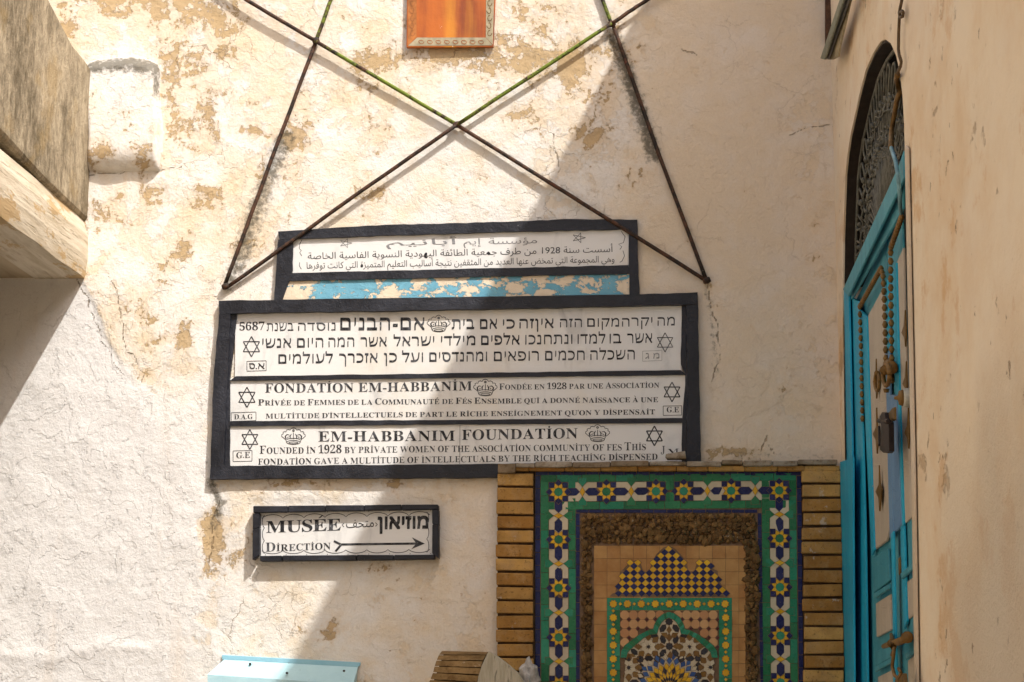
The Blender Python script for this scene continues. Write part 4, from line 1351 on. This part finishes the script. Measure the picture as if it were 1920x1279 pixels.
# spandrels of octagons, the arch band and the mosaic under it
mb = MB()
mb.poly([W(*p, TF+.0012) for p in ((1162.5,1144.5),(1348,1144.5),(1348,YBOT),(1162.5,YBOT))], TI['grout'])
OUTA = [(395,1062),(402,1005),(432,955),(500,902),(575,850),(640,818),(688,806),(700,762),(732,706),(780,668),(828,652)]
INA = [(450,1062),(462,1012),(490,985),(535,945),(600,888),(655,858),(722,850),(738,795),(765,745),(792,722),(828,706)]
mir = lambda L: L + [(1660-x, y) for x, y in L[:-1][::-1]]
OUTP, INP = [cz(p) for p in mir(OUTA)], [cz(p) for p in mir(INA)]
OUTC = OUTP + [(1346,YBOT),(1164,YBOT)]
for j in range(6):
    for i in range(12):
        cx, cy = 1171.2+16.6*i, 1153+17.2*j
        if cx > 1347: continue
        if inside((cx, cy+2), OUTC): continue
        r_ = 9.0
        tile(mb, [(cx+r_*math.cos(math.pi/4*k+math.pi/8), cy+r_*1.03*math.sin(math.pi/4*k+math.pi/8)) for k in range(8)], 't_terra', 2, .2, None, TF)
        for (dx, dy) in ((8.3, 8.6), (-8.3, 8.6), (8.3, -8.6)):
            if not inside((cx+dx, cy+dy), OUTC) and 1164 < cx+dx < 1347 and cy+dy > 1146:
                tile(mb, [(cx+dx,cy+dy-3.4),(cx+dx+3.4,cy+dy),(cx+dx,cy+dy+3.4),(cx+dx-3.4,cy+dy)], 't_red', 4, .05, .5, TF)
mb.build('octagon_spandrel', TMATS, ft)
mb = MB()
for k in range(len(OUTP)-1):
    for (a, b_) in ((0, .5), (.5, 1)):
        tile(mb, [lp(OUTP[k],OUTP[k+1],a), lp(OUTP[k],OUTP[k+1],b_), lp(INP[k],INP[k+1],b_), lp(INP[k],INP[k+1],a)], 't_teal' if rng.random() < .7 else 't_green', 4, .2, None, TF)
mb.build('arch_band', TMATS, ft)
INC = INP + [(1346,YBOT),(1164,YBOT)]
mb = MB()
mb.poly([W(*p, TF+.0050) for p in [(x, min(y, YBOT)) for x, y in INC]], TI['t_white'], .2)
def zt(poly, mat, lvl=3):
    c = (sum(p[0] for p in poly)/len(poly), sum(p[1] for p in poly)/len(poly))
    if inside(c, INC) and c[1] < YBOT-2: tile(mb, poly, mat, lvl, .15, None, TF)
def star8(cx, cy, r, mat, rot=0, k_=.72, lvl=3):
    zt([(cx+(r if k % 2 == 0 else r*k_)*math.cos(math.pi/8*k+rot), cy+(r if k % 2 == 0 else r*k_)*math.sin(math.pi/8*k+rot)) for k in range(16)], mat, lvl)
def kite(cx, cy, r0, r1, a, wd, mat, lvl=3, mid=.55):
    u = (math.cos(a), math.sin(a)); n_ = (-u[1], u[0]); rm = lerp(r0, r1, mid)
    zt([(cx+u[0]*r0, cy+u[1]*r0), (cx+u[0]*rm+n_[0]*wd, cy+u[1]*rm+n_[1]*wd), (cx+u[0]*r1, cy+u[1]*r1), (cx+u[0]*rm-n_[0]*wd, cy+u[1]*rm-n_[1]*wd)], mat, lvl)
def hexa(cx, cy, L, wd, a, mat):
    u = (math.cos(a), math.sin(a)); n_ = (-u[1], u[0])
    q = [(L, 0), (L*.45, wd), (-L*.45, wd), (-L, 0), (-L*.45, -wd), (L*.45, -wd)]
    zt([(cx+u[0]*p+n_[0]*s_, cy+u[1]*p+n_[1]*s_) for p, s_ in q], mat)
for (x_, y_) in ((830,740),(832,960),(572,1075),(728,1075),(935,1075),(1092,1065),(1090,1225),(578,1228),(420,1270)):
    star8(*cz((x_, y_)), 7.4, 't_black', 0, .8)
for (x_, y_, a) in ((775,800,125),(890,800,55),(775,900,70),(890,900,110),(775,1020,125),(885,1020,55),(650,1068,0),(1015,1068,0),(520,1010,40),(1145,1005,140),(580,1150,90),(1090,1140,90),(700,870,30),(960,870,150),(460,1075,60),(520,1280,0),(1150,1280,0)):
    hexa(*cz((x_, y_)), 8.8, 4.8, math.radians(a), 't_black')
for (x_, y_) in ((645,965),(1012,965),(470,1150),(1198,1148)):
    c = cz((x_, y_))
    for k in range(8):
        kite(*c, 1.5, 15.5, math.pi/4*k+math.pi/8, 4.6, 't_white', 4, .6)
        kite(*c, 11, 27, math.pi/4*k, 6.2, 't_brown', 3, .45)
    star8(*c, 4.2, 't_black', 0, .6, 5)
for (x_, y_, a) in ((830,810,90),(790,860,30),(880,860,150),(830,880,90),(760,960,0),(900,960,180),(840,1040,90)):
    kite(*cz((x_, y_)), -8, 8.5, math.radians(a), 5.4, 't_brown')
for (x_, y_, a) in ((545,960,60),(745,955,120),(915,955,60),(1110,955,120),(500,1040,20),(610,1010,60),(680,1010,120),(980,1010,60),(1050,1010,120),(1165,1040,160),(620,1130,100),(1040,1130,80),(540,1215,60),(1125,1215,120),(440,1220,90),(1230,1220,90)):
    kite(*cz((x_, y_)), -7, 7.5, math.radians(a), 4.6, 't_brown', 2)
RC = cz((832, 1330))
for k in range(-9, 10):
    a = -math.pi/2 + k*math.pi/12
    kite(*RC, 44, 58, a, 5.0, 't_lblue', 4, .5)
    kite(*RC, 52, 66, a+math.pi/24, 4.2, 't_white' if k % 2 else 't_lblue', 3, .5)
    kite(*RC, 32, 47, a+math.pi/24, 4.6, 't_yellow', 5, .55)
    kite(*RC, 26, 40, a, 3.6, 't_black' if k % 2 else 't_yellow', 6, .5)
    kite(*RC, 16, 31, a+math.pi/24, 3.0, 't_yellow', 7, .5)
    kite(*RC, 10, 23, a, 2.2, 't_black', 8, .5)
    kite(*RC, 2, 15, a+math.pi/24, 1.6, 't_yellow', 9, .5)
mb.build('arch_mosaic', TMATS, ft)
# brick piers
def pier(x0_, x1_, xb0, xb1, y0_, pitch, hgt, n_):
    mb = MB()
    for i in range(n_):
        y_ = y0_+pitch*i; t_ = i/n_
        a = lerp(x0_, xb0, t_)+rng.uniform(-2.0, 1.8); b_ = lerp(x1_, xb1, t_)+rng.uniform(-1.6, 1.2)
        s = rng.uniform(-.7, .7)
        o_ = .058+rng.uniform(-.004, .003)
        f = [W(a, y_+s, o_), W(b_, y_-s, o_), W(b_, y_+hgt-s+rng.uniform(-.8,.8), o_), W(a, y_+hgt+s+rng.uniform(-.8,.8), o_)]
        mb.prism(f, back(f, .05))
    return mb.build('brick_pier', M['brick'], ft, bevel=.0035, seg=2)
pier(931, 999, 931, 1001, 888, 26.65, 22.6, 17)
pier(1504, 1577, 1509, 1585, 882, 26.75, 22.4, 17)
fill('pier_mortar', [(934,886),(1001,886),(1003,YBOT),(933,YBOT)], .044, .02, M['mortar'])
fill('pier_mortar', [(1505,880),(1576,880),(1584,YBOT),(1508,YBOT)], .044, .02, M['mortar'])
mb = MB()
x_ = 933
for w_ in (34, 36, 70, 72, 72, 70, 66, 40, 55, 48, 75):
    dy = 0 if x_ > 1000 else 2
    y0_ = 866-(x_-933)*.006+dy+rng.uniform(-1, 1.2); th = rng.uniform(7.5, 10.5)
    if x_ < 940: y0_ += 2; th = 17
    o_ = .074+rng.uniform(-.006, .008)
    j = rng.uniform(-.8, .8)
    f = [W(x_+.4, y0_, o_), W(x_+w_*.5, y0_+rng.uniform(-1, 1), o_+.002), W(min(x_+w_-.6, 1576), y0_+j, o_), W(min(x_+w_-.6, 1576), y0_+th+j, o_), W(x_+w_*.6, y0_+th+rng.uniform(-1, 1), o_), W(x_+.4, y0_+th, o_)]
    mb.prism(f, back(f, .074))
    x_ += w_
mb.build('coping', M['coping'], ft, bevel=.003, seg=2)
mb = MB()
x_ = 936
while x_ < 1574:
    w_ = min(rng.uniform(50, 80), 1575-x_)
    f = [W(x_, 873, .060), W(x_+w_-.5, 873, .060), W(x_+w_-.5, 883, .060), W(x_, 883, .060)]
    mb.prism(f, back(f, .058)); x_ += w_
mb.build('coping', M['brick'], ft, bevel=.003)
mb = MB(); c = W(1267, 853, .09)
mb.raw([c+Vector(p) for p in ((-.036,0,-.010),(.036,0,-.012),(.032,0,.014),(-.004,0,.008),(-.034,0,.003),(-.030,.05,-.012),(.036,.05,-.012),(.032,.05,.012),(-.004,.05,.008),(-.030,.05,.002))],
       [(0,1,2,3,4),(5,9,8,7,6),(0,5,6,1),(1,6,7,2),(2,7,8,3),(3,8,9,4),(4,9,5,0)], 0, .6)
tag(mb.build('stone_shard', M['coping'], None, bevel=.002), 'loose pale shard of stone lying on the coping of the tiled fountain', 'stone')

# ------------------------------------------------------------------ blue door in the arched doorway
dr = thing('blue_door', RW(1650, 1279), 'turquoise double door with cream panels and rows of brown beads in the arched doorway', 'door')
def rq(mb, pts_, off, depth, m=0, r=None, cap=.006):
    f = [RW(*p, off) for p in pts_]
    mb.prism(f, [p+Vector((min(depth, cap), 0, 0)) for p in f], m, r)
def rpart(name, pieces_, mat, parent=dr, bevel=.002, seg=2):
    for pts_, off, depth in pieces_:
        mb = MB(); rq(mb, pts_, off, depth); o = mb.build(name, mat, parent, bevel=bevel, seg=seg)
    return o
YD = 1400
rpart('door_frame', [([(1579.5,540),(1591,550),(1598,860),(1600,YD),(1584,YD),(1583,860)], -.004, .05),
                     ([(1591.5,555),(1611,566),(1617,800),(1622,1010),(1628,YD),(1601,YD),(1598.5,860)], -.016, .05)], M['turq'])
rpart('painted_jamb', [([(1575,866),(1599,858),(1599,1000),(1601,1279),(1602,YD),(1584,YD),(1582,1279)], .010, .05)], M['turq'], bevel=.002)
rpart('transom', [([(1580,543),(1684,311),(1694,282),(1694,335),(1590,556)], .006, .08), ([(1590.5,557),(1694,336),(1692,392),(1594,566)], -.012, .06)], M['turq_dull'], bevel=.0028, seg=2)
DL = -.034
cb_ = MB(); cb_.poly([(XR+.10, YF+.25, 0), (XR+.10, YN-.35, 0), (XR+.10, YN-.35, RW(1640,420).z+.05), (XR+.10, YF+.25, RW(1640,420).z+.05)]); cb_.build('sun_block_sheet', M['glass_dark'], dr)  # unseen dark sheet added to stop sun leaking between the leaves
lf = MB(); rq(lf, [(1606,560),(1663,440),(1666,640),(1672,1000),(1676,1260),(1678,YD),(1630,YD),(1612,780)], DL, .045)
lf.r = [.3]*len(lf.r)
leafL = lf.build('door_leaf', M['turq_dull'], dr, bevel=.003)
lf = MB(); rq(lf, [(1664,438),(1690,385),(1696,560),(1708,900),(1714,1279),(1717,YD),(1679,YD),(1673,1000)], DL+.004, .045)
leafR = lf.build('door_leaf', M['turq_dull'], dr, bevel=.003)
def cpanel(pts_, par, off=DL+.009, mat='door_cream', name='panel'):
    rpart(name, [(pts_, off, .008)], M[mat], par, .003)
cpanel([(1626,594),(1656,538),(1661,650),(1667,860),(1669,985),(1662,1014),(1640,1031),(1634,860)], leafL)
cpanel([(1681,492),(1693,464),(1697,640),(1705,860),(1711,968),(1695,983),(1689,800)], leafR)
cpanel([(1642,1131),(1669,1114),(1670,1181),(1643.5,1195)], leafL); cpanel([(1696.5,1093),(1711,1083),(1712,1154),(1699,1164)], leafR)
cpanel([(1646,1269),(1672,1256),(1676,YD),(1652,YD)], leafL); cpanel([(1702,1238),(1713,1230),(1716,YD),(1706,YD)], leafR)
rpart('stile', [([(1613,582),(1625,594),(1633,860),(1639,1031),(1634,1042),(1625,860)], DL+.014, .012),
                ([(1657,536),(1664,522),(1667,650),(1672,860),(1675,985),(1670,985),(1662,650)], DL+.014, .012)], M['turq'], leafL, .003)
rpart('stile', [([(1667,520),(1680,492),(1688,800),(1694,983),(1688,995),(1683,860),(1675,650)], DL+.014, .012),
                ([(1688,995),(1694,985),(1700,1165),(1695,1180),(1691,1090)], DL+.014, .012)], M['turq'], leafR, .003)
rpart('meeting_stile', [([(1660,660),(1666,660),(1672,860),(1675,1005),(1668,1010),(1664,860)], DL+.0165, .012)], M['lilac'], leafL, .003)
rpart('meeting_stile', [([(1667.5,740),(1681,740),(1685,860),(1690,985),(1676,1000),(1672,860)], DL+.0165, .012)], M['lilac'], leafR, .003)
rpart('astragal', [([(1670,1000),(1674,995),(1680,1279),(1681,YD),(1676,YD),(1673,1140)], DL+.024, .02)], M['turq'], leafL, .004)
rpart('rail', [([(1635,1048),(1665,1028),(1668,1088),(1638,1112)], DL+.010, .01), ([(1638,1112),(1667,1094),(1667,1104),(1639,1122)], DL+.018, .015),
               ([(1640,1222),(1672,1205),(1672,1232),(1642,1250)], DL+.010, .01), ([(1640,1250),(1671,1233),(1671,1242),(1641,1260)], DL+.018, .015)], M['turq_dull'], leafL, .003)
rpart('rail', [([(1687,1075),(1714,1052),(1714,1064),(1690,1086)], DL+.020, .015), ([(1694,1226),(1714,1212),(1715,1222),(1697,1237)], DL+.018, .015)], M['turq_dull'], leafR, .004)
rpart('keyhole_slot', [([(1684,1047),(1686.5,1045),(1687.5,1074),(1685,1078)], DL+.012, .004)], M['bead'], leafR, .001)
def beads(path, step_, off, r_, par):
    mb = MB(); tot = 0
    pts3 = [RW(*p, off) for p in path]
    d = [(b_-a).length for a, b_ in zip(pts3, pts3[1:])]; L = sum(d); n_ = max(2, int(L/step_))
    for i in range(n_+1):
        s = L*i/n_
        for (a, b_), e in zip(zip(pts3, pts3[1:]), d):
            if s <= e+1e-6: break
            s -= e
        t = (b_-a).normalized(); p = a + t*min(s, e)
        bm = bmesh.new(); bmesh.ops.create_icosphere(bm, subdivisions=1, radius=1)
        up = Vector((1, 0, 0)); n2 = t.cross(up).normalized()
        vs_ = [p + t*v.co.x*step_*.52 + n2*v.co.y*r_ + up*v.co.z*r_*.8 for v in bm.verts]
        mb.raw(vs_, [tuple(v.index for v in f.verts) for f in bm.faces], 0, .5); bm.free()
    mb.build('beading', M['bead'], par, smooth=True)
beads([(1612,575),(1614,640),(1617,785)], .024, DL+.020, .0095, leafL)
beads([(1614,572),(1652,503),(1656,520),(1658,560),(1661,672)], .024, DL+.022, .0105, leafL)
beads([(1690,408),(1670,466),(1670,520),(1672,672)], .024, DL+.026, .0105, leafR)
# brass hinge stars
def spike(pts_, par):
    rpart('hinge_plate', [(pts_, DL+.019, .004)], M['brass'], par, .001, 1)
for (cx, cy, s) in ((1642,714,1),(1643,812,1.15),(1648,920,1.15)):
    spike([(cx-6*s, cy+2), (cx-1, cy-10*s), (cx-.5, cy-42*s), (cx+1.2, cy-12*s), (cx+4*s, cy-2), (cx+3*s, cy+12*s), (cx+.5, cy+34*s), (cx-1.5, cy+12*s)], leafL)
for (cx, cy, s) in ((1695,622,.9),(1697,718,.9),(1701,810,1)):
    spike([(cx-6*s, cy+2), (cx-1, cy-12*s), (cx+1, cy-46*s), (cx+2.4, cy-10*s), (cx+3*s, cy), (cx+3*s, cy+14*s), (cx+1.6, cy+32*s), (cx-.5, cy+12*s)], leafR)
def ring_pts(cx, cy, rx, ry, off, n_=22, tw=0):
    return [RW(cx+rx*math.cos(2*math.pi*k/n_), cy+ry*math.sin(2*math.pi*k/n_), off+tw*math.cos(2*math.pi*k/n_)) for k in range(n_+1)]
kb = MB(); kb.tube(ring_pts(1645, 716, 4.2, 17, DL+.035), .0055, 7); kb.tube([RW(1644,700,DL+.01), RW(1644,700,DL+.04)], .008, 8)
kb.build('knocker', M['bead'], leafL, smooth=True)
kb = MB(); kb.tube(ring_pts(1662, 703, 6, 20, DL+.045), .0065, 7); kb.tube([RW(1659,694,DL+.01), RW(1659,694,DL+.05)], .014, 9); kb.tube([RW(1662,729,DL+.04), RW(1662,736,DL+.04)], [.009,.007], 8)
kb.build('knocker', M['bead'], leafL, smooth=True)
kb = MB(); kb.tube([RW(1669,686,DL+.01), RW(1671,690,DL+.035)], [.022,.018], 9); kb.tube([RW(1673,707,DL+.01), RW(1673,714,DL+.02)], [.010,.008], 8)
kb.build('knocker_plate', M['bead'], leafR, smooth=True)
kb = MB()
rq(kb, [(1649,781),(1653,773),(1659,774),(1660,786),(1666,792),(1667,846),(1663,850),(1655,849),(1650,844),(1652,800)], DL+.06, .035, 0, None, .014)
kb.tube([RW(1648,789,DL+.02), RW(1666,790,DL+.07)], .007, 7); kb.tube([RW(1648,800,DL+.03), RW(1649,835,DL+.04)], .004, 6)
kb.build('knocker', M['darkiron'], leafL, bevel=.006, seg=3)
kb = MB(); rq(kb, [(1661,779),(1672,764),(1676,763),(1677,788),(1671,790),(1664,784)], DL+.05, .04); kb.build('latch_hook', M['brass'], leafR, bevel=.005, seg=2)
kb = MB()
kb.tube([RW(1657,1212,DL+.04), RW(1668,1208,DL+.055), RW(1690,1202,DL+.055), RW(1704,1193,DL+.05)], [.007,.008,.010,.011], 9)
kb.tube([RW(1700,1195,DL+.01), RW(1701,1195,DL+.06)], .015, 9); kb.tube([RW(1672,1206,DL+.01), RW(1672,1206,DL+.06)], .012, 8)
kb.tube([RW(1671,1190,DL+.03), RW(1675,1212,DL+.065), RW(1674,1228,DL+.06)], [.005,.009,.007], 8)
kb.build('bolt', M['bead'], leafL, smooth=True)
pk = thing('padlock', RW(1685,1290,DL+.07), 'old brass padlock hanging on a wire hasp below the door bolt', 'padlock')
kb = MB(); kb.tube([RW(1677,1214,DL+.075), RW(1675,1232,DL+.08), RW(1673,1250,DL+.08), RW(1677,1266,DL+.085), RW(1684,1272,DL+.085), RW(1690,1262,DL+.085), RW(1685,1254,DL+.085)], .0045, 7)
kb.build('shackle', M['bead'], pk, smooth=True)
kb = MB(); rq(kb, [(1677,1274),(1691,1262),(1694,1290),(1680,1303)], DL+.085, .03, 0, None, .012); kb.build('body', M['brass'], pk, bevel=.005, seg=2)
db = thing('door_bell', RW(1695,745,DL+.05), 'round white bell with a brown cap on the right door leaf beside the knockers', 'bell')
def disc(cx, cy, rs, offs, mat, name):
    mb = MB(); c = RW(cx, cy, 0); mb.tube([Vector((XR-o_, c.y, c.z)) for o_ in offs], rs, 18); return mb.build(name, M[mat], db, smooth=True)
disc(1699, 746, [.022,.0245,.0245,.022], [DL+.01,DL+.012,DL+.038,DL+.042], 'bell', 'housing')
disc(1699, 746, [.0215,.018,.006,.004,.0035], [DL+.0415,DL+.052,DL+.055,DL+.062,DL+.064], 'bead', 'cap')
tr = MB(); rq(tr, [(1707,285),(1712.5,285),(1724,YD),(1718,YD),(1711,860)], .006, .03)
et = [RW(1696.5,268), RW(1700,268)]
trm = MB(); rq(trm, [(1695.8,272),(1700.2,278),(1706,560),(1713,900),(1719,1279),(1722,YD),(1716,YD),(1708.5,900),(1701.5,560)], .010, .05)
trm.build('edge_strip', M['trim'], dr, bevel=.002)
ck = MB()
P_ = [(1700.6,280),(1706.5,560),(1713.5,900),(1719.6,1279),(1722.5,YD)]
for a, b_ in zip(P_, P_[1:]):
    for i in range(6):
        p, q = lp(a, b_, i/6), lp(a, b_, (i+1)/6)
        rq(ck, [p, (p[0]+1.5, p[1]), (q[0]+1.5, q[1]), q], .0012, .003)
ck.build('edge_gap', M['glass_dark'], dr)

# ------------------------------------------------------------------ wrought iron fanlight grille
gr = thing('fanlight_grille', RW(1650, 300), 'dark wrought iron scroll grille filling the arch above the turquoise transom', 'grille')
YM = (YF+YN)/2; ZT = RW(1640, 420).z
A_ = abs(YF-YN)/2; B_ = max(p[1] for p in arch)-ZT
XG = XR + .040
def gp(r_, a, dx=0): return Vector((XG+dx, YM - A_*r_*math.cos(a), ZT-.18*(1-abs(math.cos(a)))*0 + B_*r_*math.sin(a)))
mb = MB()
bp = [Vector((XR+.12, y, z)) for y, z in arch] + [Vector((XR+.12, YN, ZT-.35)), Vector((XR+.12, YF, ZT-.35))]
mb.poly(bp); mb.build('dark_pane', M['glass_dark'], gr)
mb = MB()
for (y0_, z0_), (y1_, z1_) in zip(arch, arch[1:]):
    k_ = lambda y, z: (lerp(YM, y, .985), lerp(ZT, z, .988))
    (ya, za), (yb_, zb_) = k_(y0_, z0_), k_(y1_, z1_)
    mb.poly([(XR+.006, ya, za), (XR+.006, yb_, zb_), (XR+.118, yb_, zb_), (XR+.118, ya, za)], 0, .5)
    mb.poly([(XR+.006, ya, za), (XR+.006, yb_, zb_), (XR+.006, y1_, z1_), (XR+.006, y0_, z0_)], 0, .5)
mb.build('arch_shade_strip', M['reveal_shade'], gr)  # added strip over the reveal, its shade put into the colour
mb = MB()
rim = [Vector((XG, lerp(YM, y, .955), lerp(ZT, z, .955))) for y, z in arch]
mb.tube(rim, .006, 6); mb.build('rim', M['grille'], gr, smooth=True)
def hairpin(a, r0, r1, w, rad, dx=0):
    L_ = [gp(r0, a-w*.6, dx)]
    for k in range(9):
        t = math.pi*k/8
        L_.append(gp(r1 - .05 + .05*math.sin(t), a - w*math.cos(t), dx))
    L_.append(gp(r0, a+w*.6, dx)); mb.tube(L_, rad, 6)
def scroll(c_r, a, size, sg, rad=.0036):
    c = gp(c_r, a); L_ = []
    for k in range(15):
        th = sg*(k*.55) + a; q = size*(1-k/17)
        L_.append(c + Vector((.004*math.sin(k), -q*math.cos(th), q*math.sin(th))))
    mb.tube(L_, rad, 5)
mb = MB()
NR = 17
for i in range(NR):
    a = math.pi*(i+.5)/NR
    hairpin(a, .76, .95, .052, .0042); hairpin(a, .53, .74, .050, .0046, .004)
    mb.tube([gp(.745, a, -.004), gp(.775, a, -.004)], .0085, 7)
    mb.tube([gp(.515, a, -.004), gp(.545, a, -.004)], .008, 7)
mb.build('hoop_bars', M['grille'], gr, smooth=True)
mb = MB()
for i in range(NR):
    a = math.pi*(i+.5)/NR
    for sg in (-1, 1):
        scroll(.735, a+sg*.055, .030, sg); scroll(.48, a+sg*.06, .028, sg)
        scroll(.575, a+sg*.07, .022, -sg, .0034)
mb.build('scrolls', M['grille'], gr, smooth=True)
mb = MB()
for i in range(2*NR):
    a = math.pi*(i+.5)/(2*NR)
    mb.tube([gp(.14, a), gp(.48, a)], .0042, 6)
for i in range(9):
    a = math.pi*(i+.5)/9
    for sg in (-1, 1): scroll(.17, a, .032, sg, .004)
mb.build('ray_bars', M['grille'], gr, smooth=True)
mb = MB(); mb.tube([gp(.0, .1)+Vector((-.02, 0, .03)), gp(.0, .1)+Vector((.02, 0, .03))], .035, 14); mb.build('hub', M['grille'], gr)

# ------------------------------------------------------------------ wire hanging down the side wall
wr = thing('hanging_wire', RW(1690, 20), 'thin brown wire with a small loop hanging down the peach wall over the grille', 'wire')
mb = MB()
LP = [(1697,-60),(1691,0),(1688,14),(1686,24),(1688,33),(1692.5,31),(1694,24),(1691.5,20.5),(1687.5,24),(1686.2,36),(1685,60),(1684.5,92),(1686,104),(1690,116),(1688.5,124),(1684.5,133),(1683.2,140)]
mb.tube([RW(*p, .014) for p in LP], .0042, 6); mb.build('upper_run', M['wire'], wr, smooth=True)
mb = MB(); mb.tube([RW(*p, o_) for p, o_ in (((1683.2,140),.014),((1681,148),-.01),((1685,165),-.02),((1687,172),-.02),((1681,190),-.02),((1677,215),-.02),((1672.5,240),-.015),((1671,262),0),((1671,277),.018))], .0075, 6)
mb.build('middle_run', M['bead'], wr, smooth=True)
mb = MB(); mb.tube([RW(*p, o_) for p, o_ in (((1671,277),.018),((1679,302),.020),((1684,330),.020),((1687,370),.012),((1689,400),.0))], .0055, 6)
mb.build('painted_run', M['wire_blue'], wr, smooth=True)

# ------------------------------------------------------------------ metal shutter end in the corner above the arch
cr = thing('metal_bracket', W(1555, 100), 'rusty metal bracket with grey green and beige rails jutting from the corner above the arch', 'bracket')
mb = MB(); f = [W(*p, .03) for p in ((1548,-90),(1580,-90),(1580,20),(1551,78),(1548,78))]; mb.prism(f, back(f, .03)); mb.build('rusty_sheet', M['rust_panel'], cr)
def cq(name, pts_, off, depth, mat, bev=.003):
    mb = MB(); rq(mb, pts_, off, depth); return mb.build(name, mat, cr, bevel=bev, seg=2)
cq('green_rail', [(1603,-90),(1609,-90),(1545.5,112),(1537.5,110)], .060, .012, M['green_rail'])
cq('dark_web', [(1607,-90),(1622,-90),(1552,111),(1544,112)], .047, .01, M['glass_dark'])
cq('beige_rail', [(1622,-90),(1638,-90),(1594,0),(1574,88),(1571,106),(1560,112),(1550,112),(1556,84)], .036, .03, M['beige_rail'], .005)

# ------------------------------------------------------------------ light blue sheet metal hood low on the wall
hd = thing('metal_hood', W(540, 1340), 'light blue sheet metal hood fixed low on the whitewashed wall', 'hood')
mb = MB(); f = [W(*p, .008) for p in ((416,1228),(676,1242),(675,1249),(671,1249.5),(671,1256),(424,1242),(416,1236))]; mb.prism(f, back(f, .008)); mb.build('flange', M['tin_lip'], hd, bevel=.001)
mb = MB()
bkL, bkR = W(420,1237,.010), W(671,1251,.010)
frL, frR = W(389,1265,.085), W(662,1283,.085)
frL2, frR2 = W(391,1390,.085), W(660,1400,.085)
wL, wR = W(391,1390,.0), W(660,1400,.0)
mb.poly([bkL, bkR, frR, frL]); mb.poly([frL, frR, frR2, frL2]); mb.poly([bkL, frL, frL2, wL]); mb.poly([bkR, wR, frR2, frR])
mb.build('hood_sheet', M['tin'], hd, bevel=.004, seg=2)
mb = MB()
for p in ((469,1245),(645,1258),(538,1262)):
    c = W(*p, .022+(.05 if p[1] > 1250 else .012)); mb.tube([c+Vector((0,.006,0)), c+Vector((0,-.004,0))], .004, 7)
mb.build('rivets', M['darkiron'], hd)

# ------------------------------------------------------------------ weathered slatted bench end
bn = thing('slatted_bench', W(880, 1400, .3), 'weathered brown slatted bench back with a peeling white side board beside the brick pier', 'bench')
cur = [(829,1220,915,1222),(823,1228,911,1228),(818.5,1238,905,1239),(815,1249,901,1252),(812,1261,898,1266),(807,1274,893,1280),(800,1290,889,1296),(796,1306,886,1312)]
ofs = [.02,.10,.13,.145,.155,.16,.165,.17]
for k in range(len(cur)-1):
    a, b_ = cur[k], cur[k+1]; g_ = .14
    mb = MB()
    n_ = 10; topv, botv = [], []
    for i in range(n_+1):
        t = i/n_
        T_ = lp((a[0],a[1]), (a[2],a[3]), t); B2 = lp((b_[0],b_[1]), (b_[2],b_[3]), t)
        topv.append((lp(T_, B2, g_*.5), .18+lerp(ofs[k], ofs[k+1], .05)+rng.uniform(-.001,.001))); botv.append((lp(T_, B2, 1-g_*.5+rng.uniform(-.05,.05)), .18+lerp(ofs[k], ofs[k+1], .95)+rng.uniform(-.001,.001)))
    for i in range(n_):
        f = [W(*topv[i][0], topv[i][1]), W(*topv[i+1][0], topv[i+1][1]), W(*botv[i+1][0], botv[i+1][1]), W(*botv[i][0], botv[i][1])]
        mb.poly(f, 0, .3+.05*k); bk_ = back(f, .02)
        mb.poly([f[0], f[1], bk_[1], bk_[0]], 0, .3); mb.poly([f[3], f[2], bk_[2], bk_[3]], 0, .3)
        if i == 0: mb.poly([f[0], f[3], bk_[3], bk_[0]], 0, .3)
        if i == n_-1: mb.poly([f[1], f[2], bk_[2], bk_[1]], 0, .3)
    mb.build('slat', M['slat'], bn, bevel=.003, seg=2)
mb = MB()
f = [W(*p, o_) for p, o_ in (((832,1226),.185),((914,1228),.185),((893,1300),.32),((806,1296),.32))]
mb.prism(f, back(f, .01)); mb.build('backing', M['mortar'], bn)  # dark sheet added behind the slats to darken the gaps
mb = MB()
f = [W(*p, .37) for p in ((916,1221),(930,1228),(955,1247),(972,1262),(984,1282),(984,1400),(886,1400),(890,1300),(897,1268),(903,1248),(909,1235))]
mb.prism(f, back(f, .03)); mb.build('side_board', M['side_board'], bn, bevel=.003, seg=2)
ws = MB()
bm = bmesh.new(); bmesh.ops.create_icosphere(bm, subdivisions=3, radius=1)
c = W(992, 1275, .13)
ws.raw([c+Vector((v.co.x*.034, v.co.y*.035, v.co.z*.062))*(1+.25*math.sin(v.co.x*5+2)*math.cos(v.co.z*6)+rng.uniform(-.06,.06)) for v in bm.verts], [tuple(v.index for v in f.verts) for f in bm.faces], 0, .5); bm.free()
tag(ws.build('plaster_lump', M['whitestone']), 'small white rough lump of plaster between the bench board and the brick pier', 'lump')
